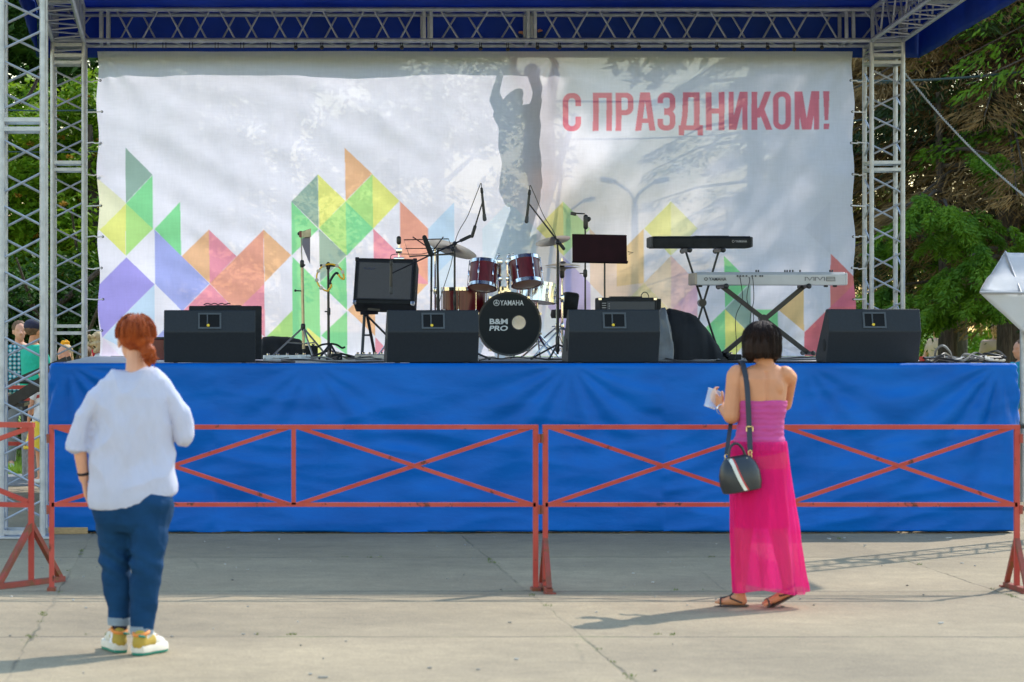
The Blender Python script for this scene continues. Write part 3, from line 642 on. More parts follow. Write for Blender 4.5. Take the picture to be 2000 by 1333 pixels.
monitor(1619, 1800, 604, 22.62, 0, 'black wedge monitor near the right end of the stage below the right tower')

# ------------------------------------------------------------ amplifiers and boxes
def rbox(name, m, t, c, size, bev=.008, rot=None): return MB().box(c, size, rot, bev).build(name, m, t)
# combo amplifier tilted on its stand
Y = 26.3; c = A(754, 558, Y); t = thing('guitar_combo_amplifier', A(726, 700, Y), 'dark combo amplifier tilted back on a stand left of the drums', 'amplifier')
rt = Matrix.Rotation(R(-18), 3, 'X') @ Matrix.Rotation(R(1.5), 3, 'Y'); rt = Matrix.Rotation(R(-9), 3, 'Z') @ rt
w, h, dp = .56, .44, .26
fy = rt @ EY; fz = rt @ EZ; fx = rt @ EX
rbox('cabinet', M['black'], t, c, (w, dp, h), .012, rt)
rbox('grille_cloth', mat('grey_grille_cloth', (.075, .075, .085), .8, 0, .2, 200), t, c - fy * (dp / 2 + .002) + fz * .0, (w - .07, .012, h - .09), .004, rt)
q = MB()
for a, b, sx, sz in ((0, h / 2 - .04, w - .05, .012), (0, -h / 2 + .04, w - .05, .012)): q.box(c - fy * (dp / 2 + .006) + fz * b, (sx, .012, sz), rt)
for sx in (-1, 1): q.box(c - fy * (dp / 2 + .006) + fx * sx * (w / 2 - .03), (.012, .012, h - .1), rt)
q.build('grille_frame', M['blackm'], t)
for sx in (-1, 1):
    for sz in (-1, 1): MB().box(c - fy * (dp / 2 - .012) + fx * sx * (w / 2 - .014) + fz * sz * (h / 2 - .014), (.036, .036, .036), rt, .006).build('corner_protector', M['chrome' if sz < 0 else 'blackm'], t)
q = MB(); lc = c - fy * (dp / 2 + .010) - fx * .15 + fz * .11
q.path([lc + fx * (i * .012 - .05) + fz * (.012 * math.sin(i * 1.7)) for i in range(10)], .003); q.build('badge_script', mat('badge_blue', (.05, .06, .12), .4), t)
MB().path([c + fz * (h / 2) + fx * (-.1 + .02 * i) + fz * (.02 * math.sin(math.pi * i / 10)) for i in range(11)], .01).build('handle', M['black'], t)
q = MB(); base = A(726, 700, Y)
for a, b in (((712, 610), (707, 699)), ((716, 610), (733, 699))): q.tube(A(a[0], a[1], Y), A(b[0], b[1], Y + (.1 if b[0] > 720 else -.1)), .014)
q.tube(A(712, 612, Y - .05), A(790, 690, Y + .5), .01); q.tube(A(704, 612, Y - .12), A(738, 611, Y - .1), .016); q.tube(A(712, 655, Y), A(724, 655, Y), .008); q.bar(A(718, 604, Y - .18), A(742, 606, Y - .18), .02, .02)
q.build('stand_frame', M['blackm'], t, True)
# amplifier head right of drums
Y = 25.4; t = thing('amplifier_head', A(1229, 702, Y), 'long black amplifier box standing behind the third monitor', 'amplifier')
zc = (EYE - (582 - 643) / F * Y + DECK) / 2; hh = EYE - (582 - 643) / F * Y - DECK; xc = GX(1222, Y)
rbox('cabinet', M['black'], t, (xc, Y, zc), (.50, .34, hh), .01); rbox('side_panel', M['black'], t, (xc + .27, Y + .04, zc + .0), (.055, .30, hh - .02), .006)
rbox('grille_cloth', M['grille'], t, (xc + .02, Y - .172, zc), (.42, .01, hh - .07), .003)
for sx in (-.25, .235): MB().box((xc + sx, Y - .168, zc + hh / 2 - .012), (.028, .028, .028), None, .005).build('corner_protector', M['chrome'], t)
text('ROLAND', .032, (xc - .20, Y - .18, zc + .13), (0, 0, 1), (-1, 0, 0), mat('badge_grey', (.25, .25, .26), .4), t, 'badge', None, .02) if False else None
bq = MB()
for k in range(5): bq.box((xc - .215, Y - .176, zc + hh / 2 - .05 - k * .02), (.035, .006, .008))
for k in range(4): bq.box((xc - .17, Y - .176, zc + hh / 2 - .055 - k * .02), (.010, .006, .008))
bq.build('badge', mat('badge_grey', (.22, .22, .23), .4), t)
MB().path([(xc + .17 + .035 * math.cos(R(a)), Y, zc + hh / 2 + .05 * math.sin(R(a))) for a in range(0, 181, 20)], .004).build('cable_loop', M['rubber'], t, True)
rbox('lid_rail', M['blackm'], t, (xc, Y, zc + hh / 2 + .006), (.28, .1, .012), .003)
# box behind first monitor
Y = 23.8; t = thing('effects_case', A(440, 702, Y), 'flat black equipment case just showing over the leftmost monitor', 'case')
rbox('case_body', M['black'], t, A(440, 650, Y), (.60, .4, .44), .01); rbox('case_lid', M['blackm'], t, A(436, 599, Y), (.3, .25, .02), .004)
q = MB(); q.path([A(398 + i * 4, 596 - 3 * abs(math.sin(i * .9)), Y - .1) for i in range(14)], .005); q.build('loose_cable', M['rubber'], t, True)
Y = 23.4; t = thing('wine_red_case', A(310, 702, Y), 'small wine red case half hidden between the red-haired woman and the first monitor', 'case')
rbox('case_body', M['darkred'], t, A(322, 683, Y), (.20, .25, .17), .008); rbox('case_lid', M['blackm'], t, A(322, 661, Y), (.21, .26, .02), .004)
# black cloth heap and grey cloth
def heap(name, pts, Y0, depth, m, lab, cat, zn=.02):
    top = [A(px, py, Y0) for px, py in pts]; n = 60; vs = []; rows = 26
    def H(x):
        for a, b in zip(top[:-1], top[1:]):
            if a.x <= x <= b.x: return a.z + (b.z - a.z) * (x - a.x) / (b.x - a.x)
        return DECK
    x0, x1 = top[0].x, top[-1].x
    for j in range(rows + 1):
        t_ = j / rows; ang = math.pi * t_
        for i in range(n + 1):
            x = x0 + (x1 - x0) * i / n; h = (H(x) - DECK) ; y = Y0 - math.cos(ang) * depth * (.75 + .25 * min(1, h / .2)); z = DECK + .004 + h * (math.sin(ang) ** .55)
            k = fbm(x * 5, y * 5, z * 4, 4); fl = abs(fbm(x * 6 + z * 2, z * 2, 7.))
            vs.append((x + .02 * k, y + zn * k * 1.4 - .03 * fl, max(DECK + .003, z + zn * .6 * k * min(1, h * 5))))
    fs = [(j * (n + 1) + i, j * (n + 1) + i + 1, (j + 1) * (n + 1) + i + 1, (j + 1) * (n + 1) + i) for j in range(rows) for i in range(n)]
    o = raw(name, vs, fs, m, None, True); return tag(o, lab, cat)
M['cloth_black'] = mat('black_cloth', (.008, .010, .014), .85, 0, .3, 6, .004, 25)
M['cloth_grey'] = mat('grey_plastic_cover', (.09, .10, .115), .4, 0, .3, 6, .008, 18)
heap('black_cover', [(1293, 612), (1305, 604), (1325, 608), (1345, 613), (1358, 618), (1372, 640), (1388, 662), (1398, 675), (1405, 692), (1410, 699)], 25.6, .30, M['cloth_black'], 'black cloth cover slung over gear left of the crossed keyboard stand', 'cover')
heap('grey_cover', [(1274, 640), (1284, 612), (1291, 603), (1297, 604), (1302, 618), (1310, 655), (1312, 699)], 24.9, .12, M['cloth_grey'], 'crumpled grey plastic cover beside the black cloth', 'cover', .03)
heap('guitar_case', [(506, 690), (512, 660), (530, 658), (560, 659), (585, 664), (600, 675), (606, 699)], 27.6, .14, M['cloth_black'], 'black soft guitar case lying behind the cowbell stand', 'guitar case', .01)

# ------------------------------------------------------------ drum kit
Y = 26.2
M['drumhead'] = mat('black_drumhead', (.006, .010, .014), .5, 0, .2, 4, spec=.2); M['clearhead'] = mat('clear_resonant_head', (.42, .24, .17), .3, 0, .1, 6)
M['print'] = mat('white_print', (.62, .64, .66), .5, 0, .02)
def drum(name, c, ax, r, L, m, lugs, lab, lower, parent=None, shell=None, hm=None):
    t = thing(name, tuple(c), lab, 'drum', 'drums of the wine red kit') ; c = Vector(c); ax = Vector(ax).normalized(); u, w = frame(ax)
    MB().lathe([(r - .006, -L / 2), (r, -L / 2 + .005), (r, L / 2 - .005), (r - .006, L / 2)], c, ax, 40).build('shell', shell or M['darkred'], t, True)
    for s in (-1, 1):
        MB().lathe([(r + .001, s * (L / 2 - .022)), (r + .010, s * (L / 2 - .022)), (r + .010, s * (L / 2 + .010)), (r - .004, s * (L / 2 + .010)), (r - .004, s * (L / 2 + .004))], c, ax, 40, False).build('hoop', M['chrome'], t, True)
        MB().lathe([(r - .004, s * (L / 2 + .001)), (r - .03, s * (L / 2 + .006)), (.001, s * (L / 2 + .006))], c, ax, 40, False).build('head', (hm or M['clearhead']) if s == lower else M['white'], t, True)
    for k in range(lugs):
        a = 2 * math.pi * (k + .4) / lugs; rd = u * math.cos(a) + w * math.sin(a); lg = MB()
        lg.cap(c + rd * (r + .012) - ax * .022, c + rd * (r + .012) + ax * .022, .009, None, 8)
        for s in (-1, 1): lg.tube(c + rd * (r + .014) + ax * s * .02, c + rd * (r + .014) + ax * s * (L / 2 + .006), .0035, seg=6)
        lg.build('lug', M['chrome'], t, True)
    return t
# bass drum: axis towards the audience
bc = A(995, 633, Y); r = .29; bax = Vector((-.04, -1, .03)).normalized()
t = thing('bass_drum', tuple(A(995, 700, Y)), 'bass drum with black front head and white lettering in the centre of the kit', 'drum', 'drums of the wine red kit')
MB().lathe([(r - .012, .0), (r - .012, .42), (r - .018, .42), (r - .018, .0)], bc, -bax, 56, False).build('shell', M['darkred'], t, True)
MB().lathe([(r - .016, -.002), (r + .004, -.004), (r + .004, .035), (r - .010, .036)], bc, -bax, 56, False).build('hoop', M['blackm'], t, True)
# front head with a port hole
u = Vector((1, 0, 0)); w = bax.cross(u).normalized(); u = w.cross(bax).normalized(); w = -w if w.z < 0 else w; u = u if u.x > 0 else -u
pc = (.085, .012); pr_ = .066; hd = MB(); n = 64
outer = [bc + u * (r - .014) * math.cos(2 * math.pi * i / n) + w * (r - .014) * math.sin(2 * math.pi * i / n) + bax * .004 for i in range(n)]
inner = [bc + u * (pc[0] + pr_ * math.cos(2 * math.pi * i / n)) + w * (pc[1] + pr_ * math.sin(2 * math.pi * i / n)) + bax * .004 for i in range(n)]
inn2 = [p - bax * .003 for p in inner]
hd.loft([outer, inner, inn2], False); hd.build('head', M['drumhead'], t)
MB().lathe([(pr_ + .004, 0), (pr_ + .004, .004), (pr_ - .004, .004), (pr_ - .004, 0)], bc + u * pc[0] + w * pc[1] + bax * .004, bax, 40, False).build('port_ring', M['blackm'], t, True)
M['pillow'] = mat('pale_yellow_pillow', (.66, .62, .26), .8, 0, .15, 8)
MB().lathe([(.26, 0), (.001, 0)], bc - bax * .40, -bax, 40, False).build('batter_head', mat('yellowed_clear_head', (.85, .78, .22), .4, trans=.8, see=.45), t)
o_ = bc + bax * .0065
text('YAMAHA', .048, o_ + u * .022 + w * .192, u, w, M['print'], t, 'lettering', .215, .012)
q = MB(); ec = o_ + w * .192 - u * .118
for r1 in (.026,): q.path([ec + u * r1 * math.cos(R(a)) + w * r1 * math.sin(R(a)) for a in range(0, 360, 15)], .003, 5, True)
for a in (90, 210, 330): q.tube(ec + bax * .0, ec + u * .024 * math.cos(R(a)) + w * .024 * math.sin(R(a)), .003, seg=5)
for a in range(30, 360, 60): q.tube(ec, ec + (u * math.cos(R(a)) + w * math.sin(R(a))) * .014, .0022, seg=5)
q.build('emblem', M['print'], t)
text('B&M', .05, o_ - u * .098 + w * .022, u, w, M['print'], t, 'lettering', .165, .03); text('PRO', .048, o_ - u * .098 - w * .040, u, (w + u * .2), M['print'], t, 'lettering', .165, .03)
for k in range(10):
    a = R(18 + 36 * k); rd = u * math.cos(a) + w * math.sin(a)
    q = MB(); q.box(bc + rd * (r + .006) - bax * .012, (.022, .03, .022)); q.tube(bc + rd * (r + .010) - bax * .02, bc + rd * (r + .006) - bax * .15, .004, seg=6); q.cap(bc + rd * (r + .004) - bax * .16, bc + rd * (r + .004) - bax * .20, .011, None, 8); q.build('claw_hook', M['chrome'], t, True)
for s in (-1, 1):
    q = MB(); q.tube(bc + u * s * (r - .02) - bax * .12 - w * .1, Vector((bc.x + s * (r + .10), bc.y - .02, DECK + .008)), .010); q.ell((bc.x + s * (r + .10), bc.y - .02, DECK + .014), .014); q.build('spur', M['chrome'], t, True)
drum('rack_tom', A(944, 538, Y + .05), (-.10, -.30, -.95), .125, .235, None, 6, 'left wine red tom mounted above the bass drum, tilted forward', 1)
drum('rack_tom', A(1026, 531, Y + .05), (.08, -.30, -.95), .135, .235, None, 6, 'right wine red tom mounted above the bass drum, tilted forward', 1)
drum('floor_tom', A(906, 610, Y + .45), (0, 0, 1), .20, .44, None, 8, 'tall wine red floor tom partly behind the bass drum and second monitor', -1)
t = drum('snare_drum', A(1049, 572, Y + .5), (.1, .1, 1), .17, .16, None, 8, 'chrome snare drum on its stand right of the toms', -1, shell=M['chrome'])
q = MB(); sc = A(1049, 590, Y + .5)
for a in (30, 150, 270): q.tube(sc, sc + Vector((math.cos(R(a)) * .17, math.sin(R(a)) * .17, .03)), .008); q.tube(Vector((sc.x, sc.y, DECK + .25)), Vector((sc.x + math.cos(R(a)) * .25, sc.y + math.sin(R(a)) * .25, DECK + .01)), .008)
q.tube(sc, (sc.x, sc.y, DECK + .15), .012); q.build('snare_stand', M['chrome'], t, True)
# tom holder on bass drum
t = thing('tom_holder', tuple(A(985, 575, Y + .1)), 'double chrome tom holder between the two toms', 'tom holder')
q = MB()
for px in (976, 992): q.tube(A(px, 580, Y + .12), A(px, 506, Y + .12), .016); q.box(A(px, 512, Y + .12), (.05, .05, .05), None, .008); q.box(A(px, 545, Y + .12), (.045, .045, .04), None, .008)
q.tube(A(976, 512, Y + .12), A(955, 530, Y + .08), .012); q.tube(A(992, 512, Y + .12), A(1012, 527, Y + .08), .012); q.tube(A(984, 590, Y + .12), A(984, 560, Y + .12), .03)
q.build('holder_post', M['chrome'], t, True); q = MB()
for px in (970, 990, 998): q.tube(A(px, 505, Y + .1), A(px + 4, 498, Y + .1), .008); q.ell(A(px + 4, 498, Y + .1), .012)
q.build('wing_bolt', M['chrome'], t, True)
def cymbal(c, r, nrm): return MB().lathe([(r, 0), (r * .6, .012), (.2 * r, .022), (.14 * r, .036), (.001, .042), (.001, .039), (.14 * r, .033), (.2 * r, .019), (r * .6, .009), (r, -.002)], c, nrm, 48, False)
def straight_stand(name, top, Yb, legs, rr, m, lab, cat, grp=None, hub=.3, r0=.011):
    base = Vector((top.x, top.y, DECK)); t = thing(name, tuple(base), lab, cat, grp)
    MB().tube(base + EZ * .06, (top.x, top.y, top.z), r0, r0 * .8).build('pole', m, t, True)
    for k in range(3):
        a = R(legs + 120 * k); q = MB(); e = base + Vector((math.cos(a) * rr, math.sin(a) * rr, .012)); q.tube(base + EZ * hub, e, .009); q.tube(base + EZ * .07, base + (e - base) * .55 + EZ * hub * .42, .005); q.ell(e, .014); q.build('leg', m, t, True)
    for z in (hub, (top.z - DECK) * .6): q = MB(); q.cap(base + EZ * (z - .02), base + EZ * (z + .02), .019, None, 10); q.tube(base + EZ * z, base + EZ * z + Vector((-.05, -.01, 0)), .005); q.build('clamp', m, t, True)
    return t
# cymbals and stands
top = A(850, 480, Y + .6); t = straight_stand('cymbal_stand', top, 0, 20, .33, M['chrome'], 'chrome stand carrying the large pale cymbal left of the toms', 'cymbal stand', 'cymbal stands of the drum kit')
o = cymbal(A(884, 487, Y + .5), .235, Vector((.28, -.3, .9))).build('ride_cymbal', M['cymbal'], None, True); tag(o, 'large pale cymbal tilted behind the wire music stand', 'cymbal', 'cymbals of the kit')
MB().tube(top, A(884, 487, Y + .5), .008).build('tilt_arm', M['chrome'], t, True)
top = A(1088, 476, Y + .7); t = straight_stand('cymbal_stand', top, 0, 50, .33, M['chrome'], 'chrome stand carrying the crash cymbal right of the toms', 'cymbal stand', 'cymbal stands of the drum kit')
o = cymbal(A(1080, 471, Y + .7), .165, Vector((-.22, -.25, .95))).build('crash_cymbal', M['cymbal'], None, True); tag(o, 'reddish looking crash cymbal behind the right microphone stand', 'cymbal', 'cymbals of the kit')
top = A(1098, 505, Y + .3); t = straight_stand('hi_hat_stand', top, 0, 80, .3, M['chrome'], 'chrome hi-hat stand behind the right microphone stand', 'hi-hat stand')
cymbal(A(1099, 519, Y + .3), .165, Vector((0, -.02, 1))).build('top_cymbal', M['cymbal'], t, True); cymbal(A(1099, 522, Y + .3), .165, Vector((0, .02, -1))).build('bottom_cymbal', M['cymbal'], t, True)
MB().cap(A(1098, 540, Y + .3), A(1098, 520, Y + .3), .022).build('clutch', M['blackm'], t, True)
top = A(779, 463, Y + .4); t = straight_stand('cymbal_stand', top, 0, 10, .3, M['chrome'], 'bare chrome cymbal stand with empty felt post behind the combo amplifier', 'cymbal stand', 'cymbal stands of the drum kit')
MB().cap(A(779, 474, Y + .4), A(779, 466, Y + .4), .022).build('felt_sleeve', M['blackm'], t, True); q = MB(); q.box(A(779, 490, Y + .4), (.06, .04, .05), None, .008); q.box(A(779, 506, Y + .4), (.10, .04, .03), None, .008); q.build('tilter', M['chrome'], t, True)
# drummer's chair
t = thing('drum_throne', tuple(A(1112, 700, Y + 1)), 'black padded drum seat behind the right microphone stand', 'stool')
MB().box(A(1113, 590, Y + .9), (.14, .25, .18), Matrix.Rotation(R(8), 3, 'Y'), .03).build('backrest', M['black'], t, True); MB().lathe([(.16, 0), (.17, .03), (.16, .08), (.01, .09)], A(1110, 622, Y + .9), EZ, 24).build('seat', M['black'], t, True); MB().tube(A(1110, 622, Y + .9), A(1110, 700, Y + .9), .02).build('post', M['chrome'], t)
# kick pedal and hardware clutter under the kit
t = thing('kick_pedal', (bc.x, Y + .55, DECK), 'chrome kick pedal glinting behind the bass drum', 'pedal')
MB().box((bc.x - .03, Y + .6, DECK + .03), (.09, .3, .012), Matrix.Rotation(R(12), 3, 'X')).build('footboard', M['chrome'], t); q = MB(); q.tube((bc.x - .06, Y + .45, DECK), (bc.x - .06, Y + .45, DECK + .22), .01); q.tube((bc.x + .06, Y + .45, DECK), (bc.x + .06, Y + .45, DECK + .22), .01); q.tube((bc.x - .06, Y + .45, DECK + .2), (bc.x + .06, Y + .45, DECK + .2), .008); q.build('pedal_frame', M['chrome'], t)

# ------------------------------------------------------------ microphone stands, music stands, percussion
def boom_stand(px, pivot, tipp, tail, Y, cap_at, lab, boom_y=0, mic_len=38, mic_dir=(4, 40), legs=10):
    base = A(px, 643, Y); base.z = DECK; t = thing('microphone_stand', tuple(base), lab, 'microphone stand', 'black boom microphone stands'); piv = A(*pivot, Y)
    MB().tube(base + EZ * .05, Vector((base.x, Y, piv.z)), .011, .009).build('pole', M['blackm'], t, True)
    tp = A(*tipp, Y + boom_y); tl = A(*tail, Y - boom_y * .3)
    MB().tube(tl, tp, .008, .006).build('boom', M['blackm'], t, True); MB().cap(tl, tl + (tp - tl).normalized() * .09, .015).build('counterweight', M['rubber'], t, True)
    MB().cap(piv - EY * .02, piv + EY * .02, .02).build('pivot_knob', M['blackm'], t, True)
    for k in range(3):
        a = R(legs + 120 * k); q = MB(); e = base + Vector((math.cos(a) * .32, math.sin(a) * .32, .012)); q.tube(base + EZ * .14, e, .009); q.ell(e, .014); q.build('leg', M['blackm'], t, True)
    MB().cap(base + EZ * .08, base + EZ * .2, .018).build('hub', M['blackm'], t, True)
    MB().cap(base + EZ * (piv.z - DECK) * .48, base + EZ * (piv.z - DECK) * .56, .014).build('height_clutch', M['blackm'], t, True)
    s = 1 / F * (Y + boom_y); d = Vector((mic_dir[0], 0, -mic_dir[1])).normalized(); m0 = tp - d * .02
    mc = thing('microphone', tuple(m0), lab.split(' stand')[0].replace('boom microphone', 'microphone held by the boom') if False else 'slim black microphone hanging from the boom ' + cap_at, 'microphone', 'microphones on boom stands')
    MB().tube(m0 - d * .05, m0 + d * .14, .011, .013).build('mic_body', M['blackm'], mc, True); MB().cap(m0 - d * .06, m0 - d * .09, .014, .012).build('mic_tail', M['rubber'], mc, True)
    MB().cap(m0 + d * .145, m0 + d * .185, .016, .018).build('mic_grille', M['grille'], mc, True)
    cb = MB(); a0 = m0 - d * .09; mid = (a0 + piv) / 2
    pts = [a0, a0 - d * .05, a0 - d * .02 + (piv - a0) * .12 + EZ * .03, mid + EZ * .01, piv + (piv - a0) * .0 + Vector((0, -.01, -.01)), Vector((base.x + .01, Y - .014, (piv.z + DECK) / 2)), Vector((base.x + .02, Y - .02, DECK + .2)), Vector((base.x + .12, Y - .15, DECK + .01))]
    cb.path(smoothp(pts, 6), .0035, 5); cb.build('microphone_cable', M['rubber'], t, True); return t
def smoothp(P, n):
    P = [Vector(p) for p in P]; out = []
    for i in range(len(P) - 1):
        a = P[max(i - 1, 0)]; b = P[i]; c = P[i + 1]; d = P[min(i + 2, len(P) - 1)]
        for k in range(n):
            t = k / n; out.append(.5 * ((2 * b) + (c - a) * t + (2 * a - 5 * b + 4 * c - d) * t * t + (3 * b - a - 3 * c + d) * t ** 3))
    return out + [P[-1]]
boom_stand(888, (888, 476), (943, 393), (922, 462), 25.6, 'above the left tom', 'black boom stand reaching up right towards the two toms', 0)
boom_stand(1089, (1089, 474), (1032, 397), (1101, 486), 25.6, 'right of the worker behind the banner', 'black boom stand leaning left between the crash cymbal and black music stand', 0, mic_dir=(-4, 40))
boom_stand(855, (884, 487), (764, 535), (918, 462), 25.3, 'in front of the combo amplifier', 'black low boom stand pointing left at the combo amplifier', -.1, mic_dir=(0, 40), legs=70)
# slim stand with clip at x=1145
Y = 25.8; top = A(1143, 422, Y); t = straight_stand('clip_stand', top, 0, 0, .3, M['blackm'], 'slim black stand with a small phone clip behind the dark music stand', 'stand', None, .3, .009)
q = MB(); q.cap(A(1144, 444, Y), A(1144, 424, Y), .022); q.tube(A(1142, 418, Y), A(1124, 417, Y), .006); q.cap(A(1148, 430, Y), A(1150, 428, Y), .02); q.build('clamp_head', M['blackm'], t, True); MB().box(A(1120, 418, Y), (.05, .03, .03), Matrix.Rotation(R(12), 3, 'Y'), .004).build('phone_clip', M['blackm'], t)
# dark music stand
Y = 25.5; t = thing('music_stand', tuple(A(1181, 703, Y)), 'music stand with wide dark maroon desk above the amplifier head', 'music stand')
M['maroon'] = mat('dark_maroon_board', (.018, .004, .007), .8, 0, .3, 5, spec=.2)
rt = Matrix.Rotation(R(-14), 3, 'X') @ Matrix.Rotation(R(1.2), 3, 'Y'); MB().box(A(1171, 485, Y), (.485, .012, .25), rt, .003).build('desk', M['maroon'], t)
MB().box(A(1172, 512, Y - .06), (.49, .06, .01), rt).build('ledge', M['maroon'], t); MB().tube(A(1181, 510, Y + .02), A(1181, 700, Y + .02), .008).build('pole', M['blackm'], t)
q = MB(); q.path([A(1226, 492, Y), A(1237, 494, Y), A(1228, 497, Y)], .004); q.build('page_clip', M['blackm'], t)
for k in range(3):
    a = R(30 + 120 * k); b_ = A(1181, 700, Y + .02); b_.z = DECK; MB().tube(b_ + EZ * .25, b_ + Vector((math.cos(a) * .25, math.sin(a) * .25, .01)), .007).build('leg', M['blackm'], t)
# folding wire music stand
Y = 25.1; t = thing('wire_music_stand', tuple(A(846, 703, Y)), 'folding wire music stand with open frame left of the drums', 'music stand')
q = MB(); W_ = lambda a, b, dy=0: A(a, b, Y + dy)
q.path([W_(789, 469), W_(876, 467), W_(886, 495), W_(800, 502)], .005, 5, True); q.tube(W_(792, 486), W_(884, 485), .004); q.tube(W_(806, 463), W_(842, 488), .005); q.tube(W_(866, 463), W_(846, 490), .005)
q.bar(W_(800, 501), W_(886, 497), .012, .03); q.build('wire_desk', M['blackm'], t)
MB().cap(W_(829, 464, -.05), W_(842, 497, -.05), .020, .024).build('padded_holder', M['black'], t, True)
for a, b in ((843, 843), (854, 861)): MB().tube(W_(a, 500), Vector((GX(b, Y), Y + .1, DECK + .2)), .009).build('pole', M['blackm'], t)
for k in range(3):
    a = R(100 + 120 * k); b_ = A(850, 643, Y); b_.z = DECK; MB().tube(b_ + EZ * .25 + EX * 0, b_ + Vector((math.cos(a) * .28, math.sin(a) * .28, .01)), .007).build('leg', M['blackm'], t)
# cowbell stand
Y = 26.6; top = A(588, 458, Y); M['steel'] = mat('worn_steel', (.35, .34, .33), .4, .8, .2, 12); M['brass'] = mat('old_brass', (.42, .36, .25), .35, .85, .25, 12)
t = thing('cowbell_stand', tuple(A(593, 702, Y)), 'old chrome tripod stand left of the tambourine', 'percussion stand')
bs = A(593, 643, Y); bs.z = DECK
MB().tube(top, A(590, 520, Y), .006).build('upper_pole', M['steel'], t, True); MB().tube(A(590, 516, Y), A(593, 682, Y), .014).build('lower_pole', M['brass'], t, True)
q = MB(); q.cap(A(590, 520, Y), A(590, 512, Y), .02); q.tube(A(590, 516, Y), A(596, 519, Y), .008); q.build('clamp', M['blackm'], t, True); q = MB(); q.cap(A(592, 642, Y), A(592, 636, Y), .022); q.build('clamp', M['blackm'], t, True); q = MB(); q.tube(A(592, 569, Y), A(576, 568, Y), .006); q.ell(A(577, 568, Y), .012); q.build('clamp', M['blackm'], t, True)
for e, m2 in (((529, 690), -.25), ((612, 700), -.2), ((640, 690), .3)):
    q = MB(); ee = A(e[0], e[1], Y + m2); ee.z = DECK + .015; q.tube(A(592, 640, Y), ee, .009); q.tube(A(593, 672, Y), (A(592, 640, Y) + ee) / 2, .006); q.ell(ee, .02); q.build('leg', M['steel'], t, True)
t = thing('cowbell', tuple(A(596, 456, Y)), 'small metal cowbell clamped on top of the tripod stand', 'cowbell')
c = A(598, 457, Y - .05); MB().prism([(-.045, -.028), (.045, -.04), (.045, .04), (-.045, .028)], EY * .05, c, Vector((1, 0, .18)).normalized(), EZ, .004).build('bell_body', mat('cream_bell', (.45, .40, .28), .4, .4, .25, 20), t)
MB().box(A(587, 458, Y - .05), (.028, .05, .06), None, .006).build('bell_clamp', M['darkred'], t); MB().ell(A(584, 457, Y - .05), .016).build('wing_screw', M['blackm'], t)
M['plate'] = mat('grey_metal_sheet', (.16, .15, .22), .4, .2, .1); MB().prism([(0, 0), (.075, .02), (.075, -.24), (.055, -.20), (.0, -.06)], EY * .003, A(590, 466, Y - .04), EX, EZ).build('hanging_plate', M['plate'], t)
# tambourine stand
Y = 26.2; t = thing('tambourine_stand', tuple(A(641, 702, Y)), 'thin black straight stand holding the yellow tambourine', 'percussion stand')
MB().tube(A(641, 516, Y), A(642, 694, Y), .011, .013).build('pole', M['blackm'], t, True); q = MB(); q.cap(A(627, 519, Y), A(656, 519, Y), .012); q.cap(A(641, 516, Y), A(641, 524, Y), .018); q.build('clamp', M['blackm'], t, True); q = MB(); q.tube(A(642, 609, Y), A(634, 609, Y), .006); q.cap(A(642, 614, Y), A(642, 604, Y), .016); q.build('clamp', M['blackm'], t, True)
for e, dy in (((600, 695), -.2), ((700, 696), .1), ((640, 699), -.35)):
    q = MB(); ee = A(e[0], 643, Y + dy); ee.z = DECK + .012; q.tube(Vector((A(642, 643, Y).x, Y, DECK + .08)), ee, .010); q.ell(ee, .018); q.build('leg', M['blackm'], t, True)
t = thing('tambourine', tuple(A(642, 540, Y)), 'yellow crescent tambourine with metal jingles', 'tambourine'); M['amber'] = mat('amber_plastic', (.9, .5, .03), .35)
c = A(645, 543, Y - .03); q = MB(); rad = .125
arc = [c + EX * (rad * math.cos(R(a))) + EZ * (rad * math.sin(R(a))) for a in range(18, 262, 8)]
q.path(arc, .0075, 8); hnd = smoothp([arc[-1], c + EX * .01 - EZ * .075, c + EX * .0 - EZ * .03, c + EX * .055 + EZ * .045, c + EX * .095 + EZ * .0, c + EX * .125 - EZ * .01, arc[0]], 5); q.path(hnd[:8], .009, 8); q.path(hnd[-14:], .009, 8)
q.build('rim', M['amber'], t, True); MB().path(hnd[7:-13], .011, 8).build('grip', M['blackm'], t, True)
for a in (25, 60, 118, 150, 190, 228):
    pp = c + EX * (rad * math.cos(R(a))) + EZ * (rad * math.sin(R(a))); MB().lathe([(.001, -.004), (.017, -.003), (.017, .003), (.001, .004)], pp + EY * .012, EY, 14).lathe([(.001, -.004), (.017, -.003), (.017, .003), (.001, .004)], pp - EY * .012, EY, 14).build('jingle', M['steel'], t, True)
# low guitar stand
Y = 25.9; t = thing('guitar_stand', tuple(A(640, 700, Y)), 'low curved black guitar stand at the foot of the tambourine stand', 'guitar stand')
MB().path(smoothp([A(610, 672, Y), A(616, 680, Y), A(628, 674, Y), A(645, 672, Y), A(658, 674, Y), A(668, 680, Y), A(674, 678, Y)], 5), .010).build('cradle', M['blackm'], t, True)
q = MB(); q.tube(A(645, 672, Y), Vector((GX(660, Y), Y - .15, DECK + .01)), .010); q.tube(A(645, 672, Y), Vector((GX(622, Y), Y - .15, DECK + .01)), .010); q.tube(A(645, 672, Y), Vector((GX(648, Y), Y + .25, DECK + .01)), .010); q.build('legs_frame', M['blackm'], t, True)
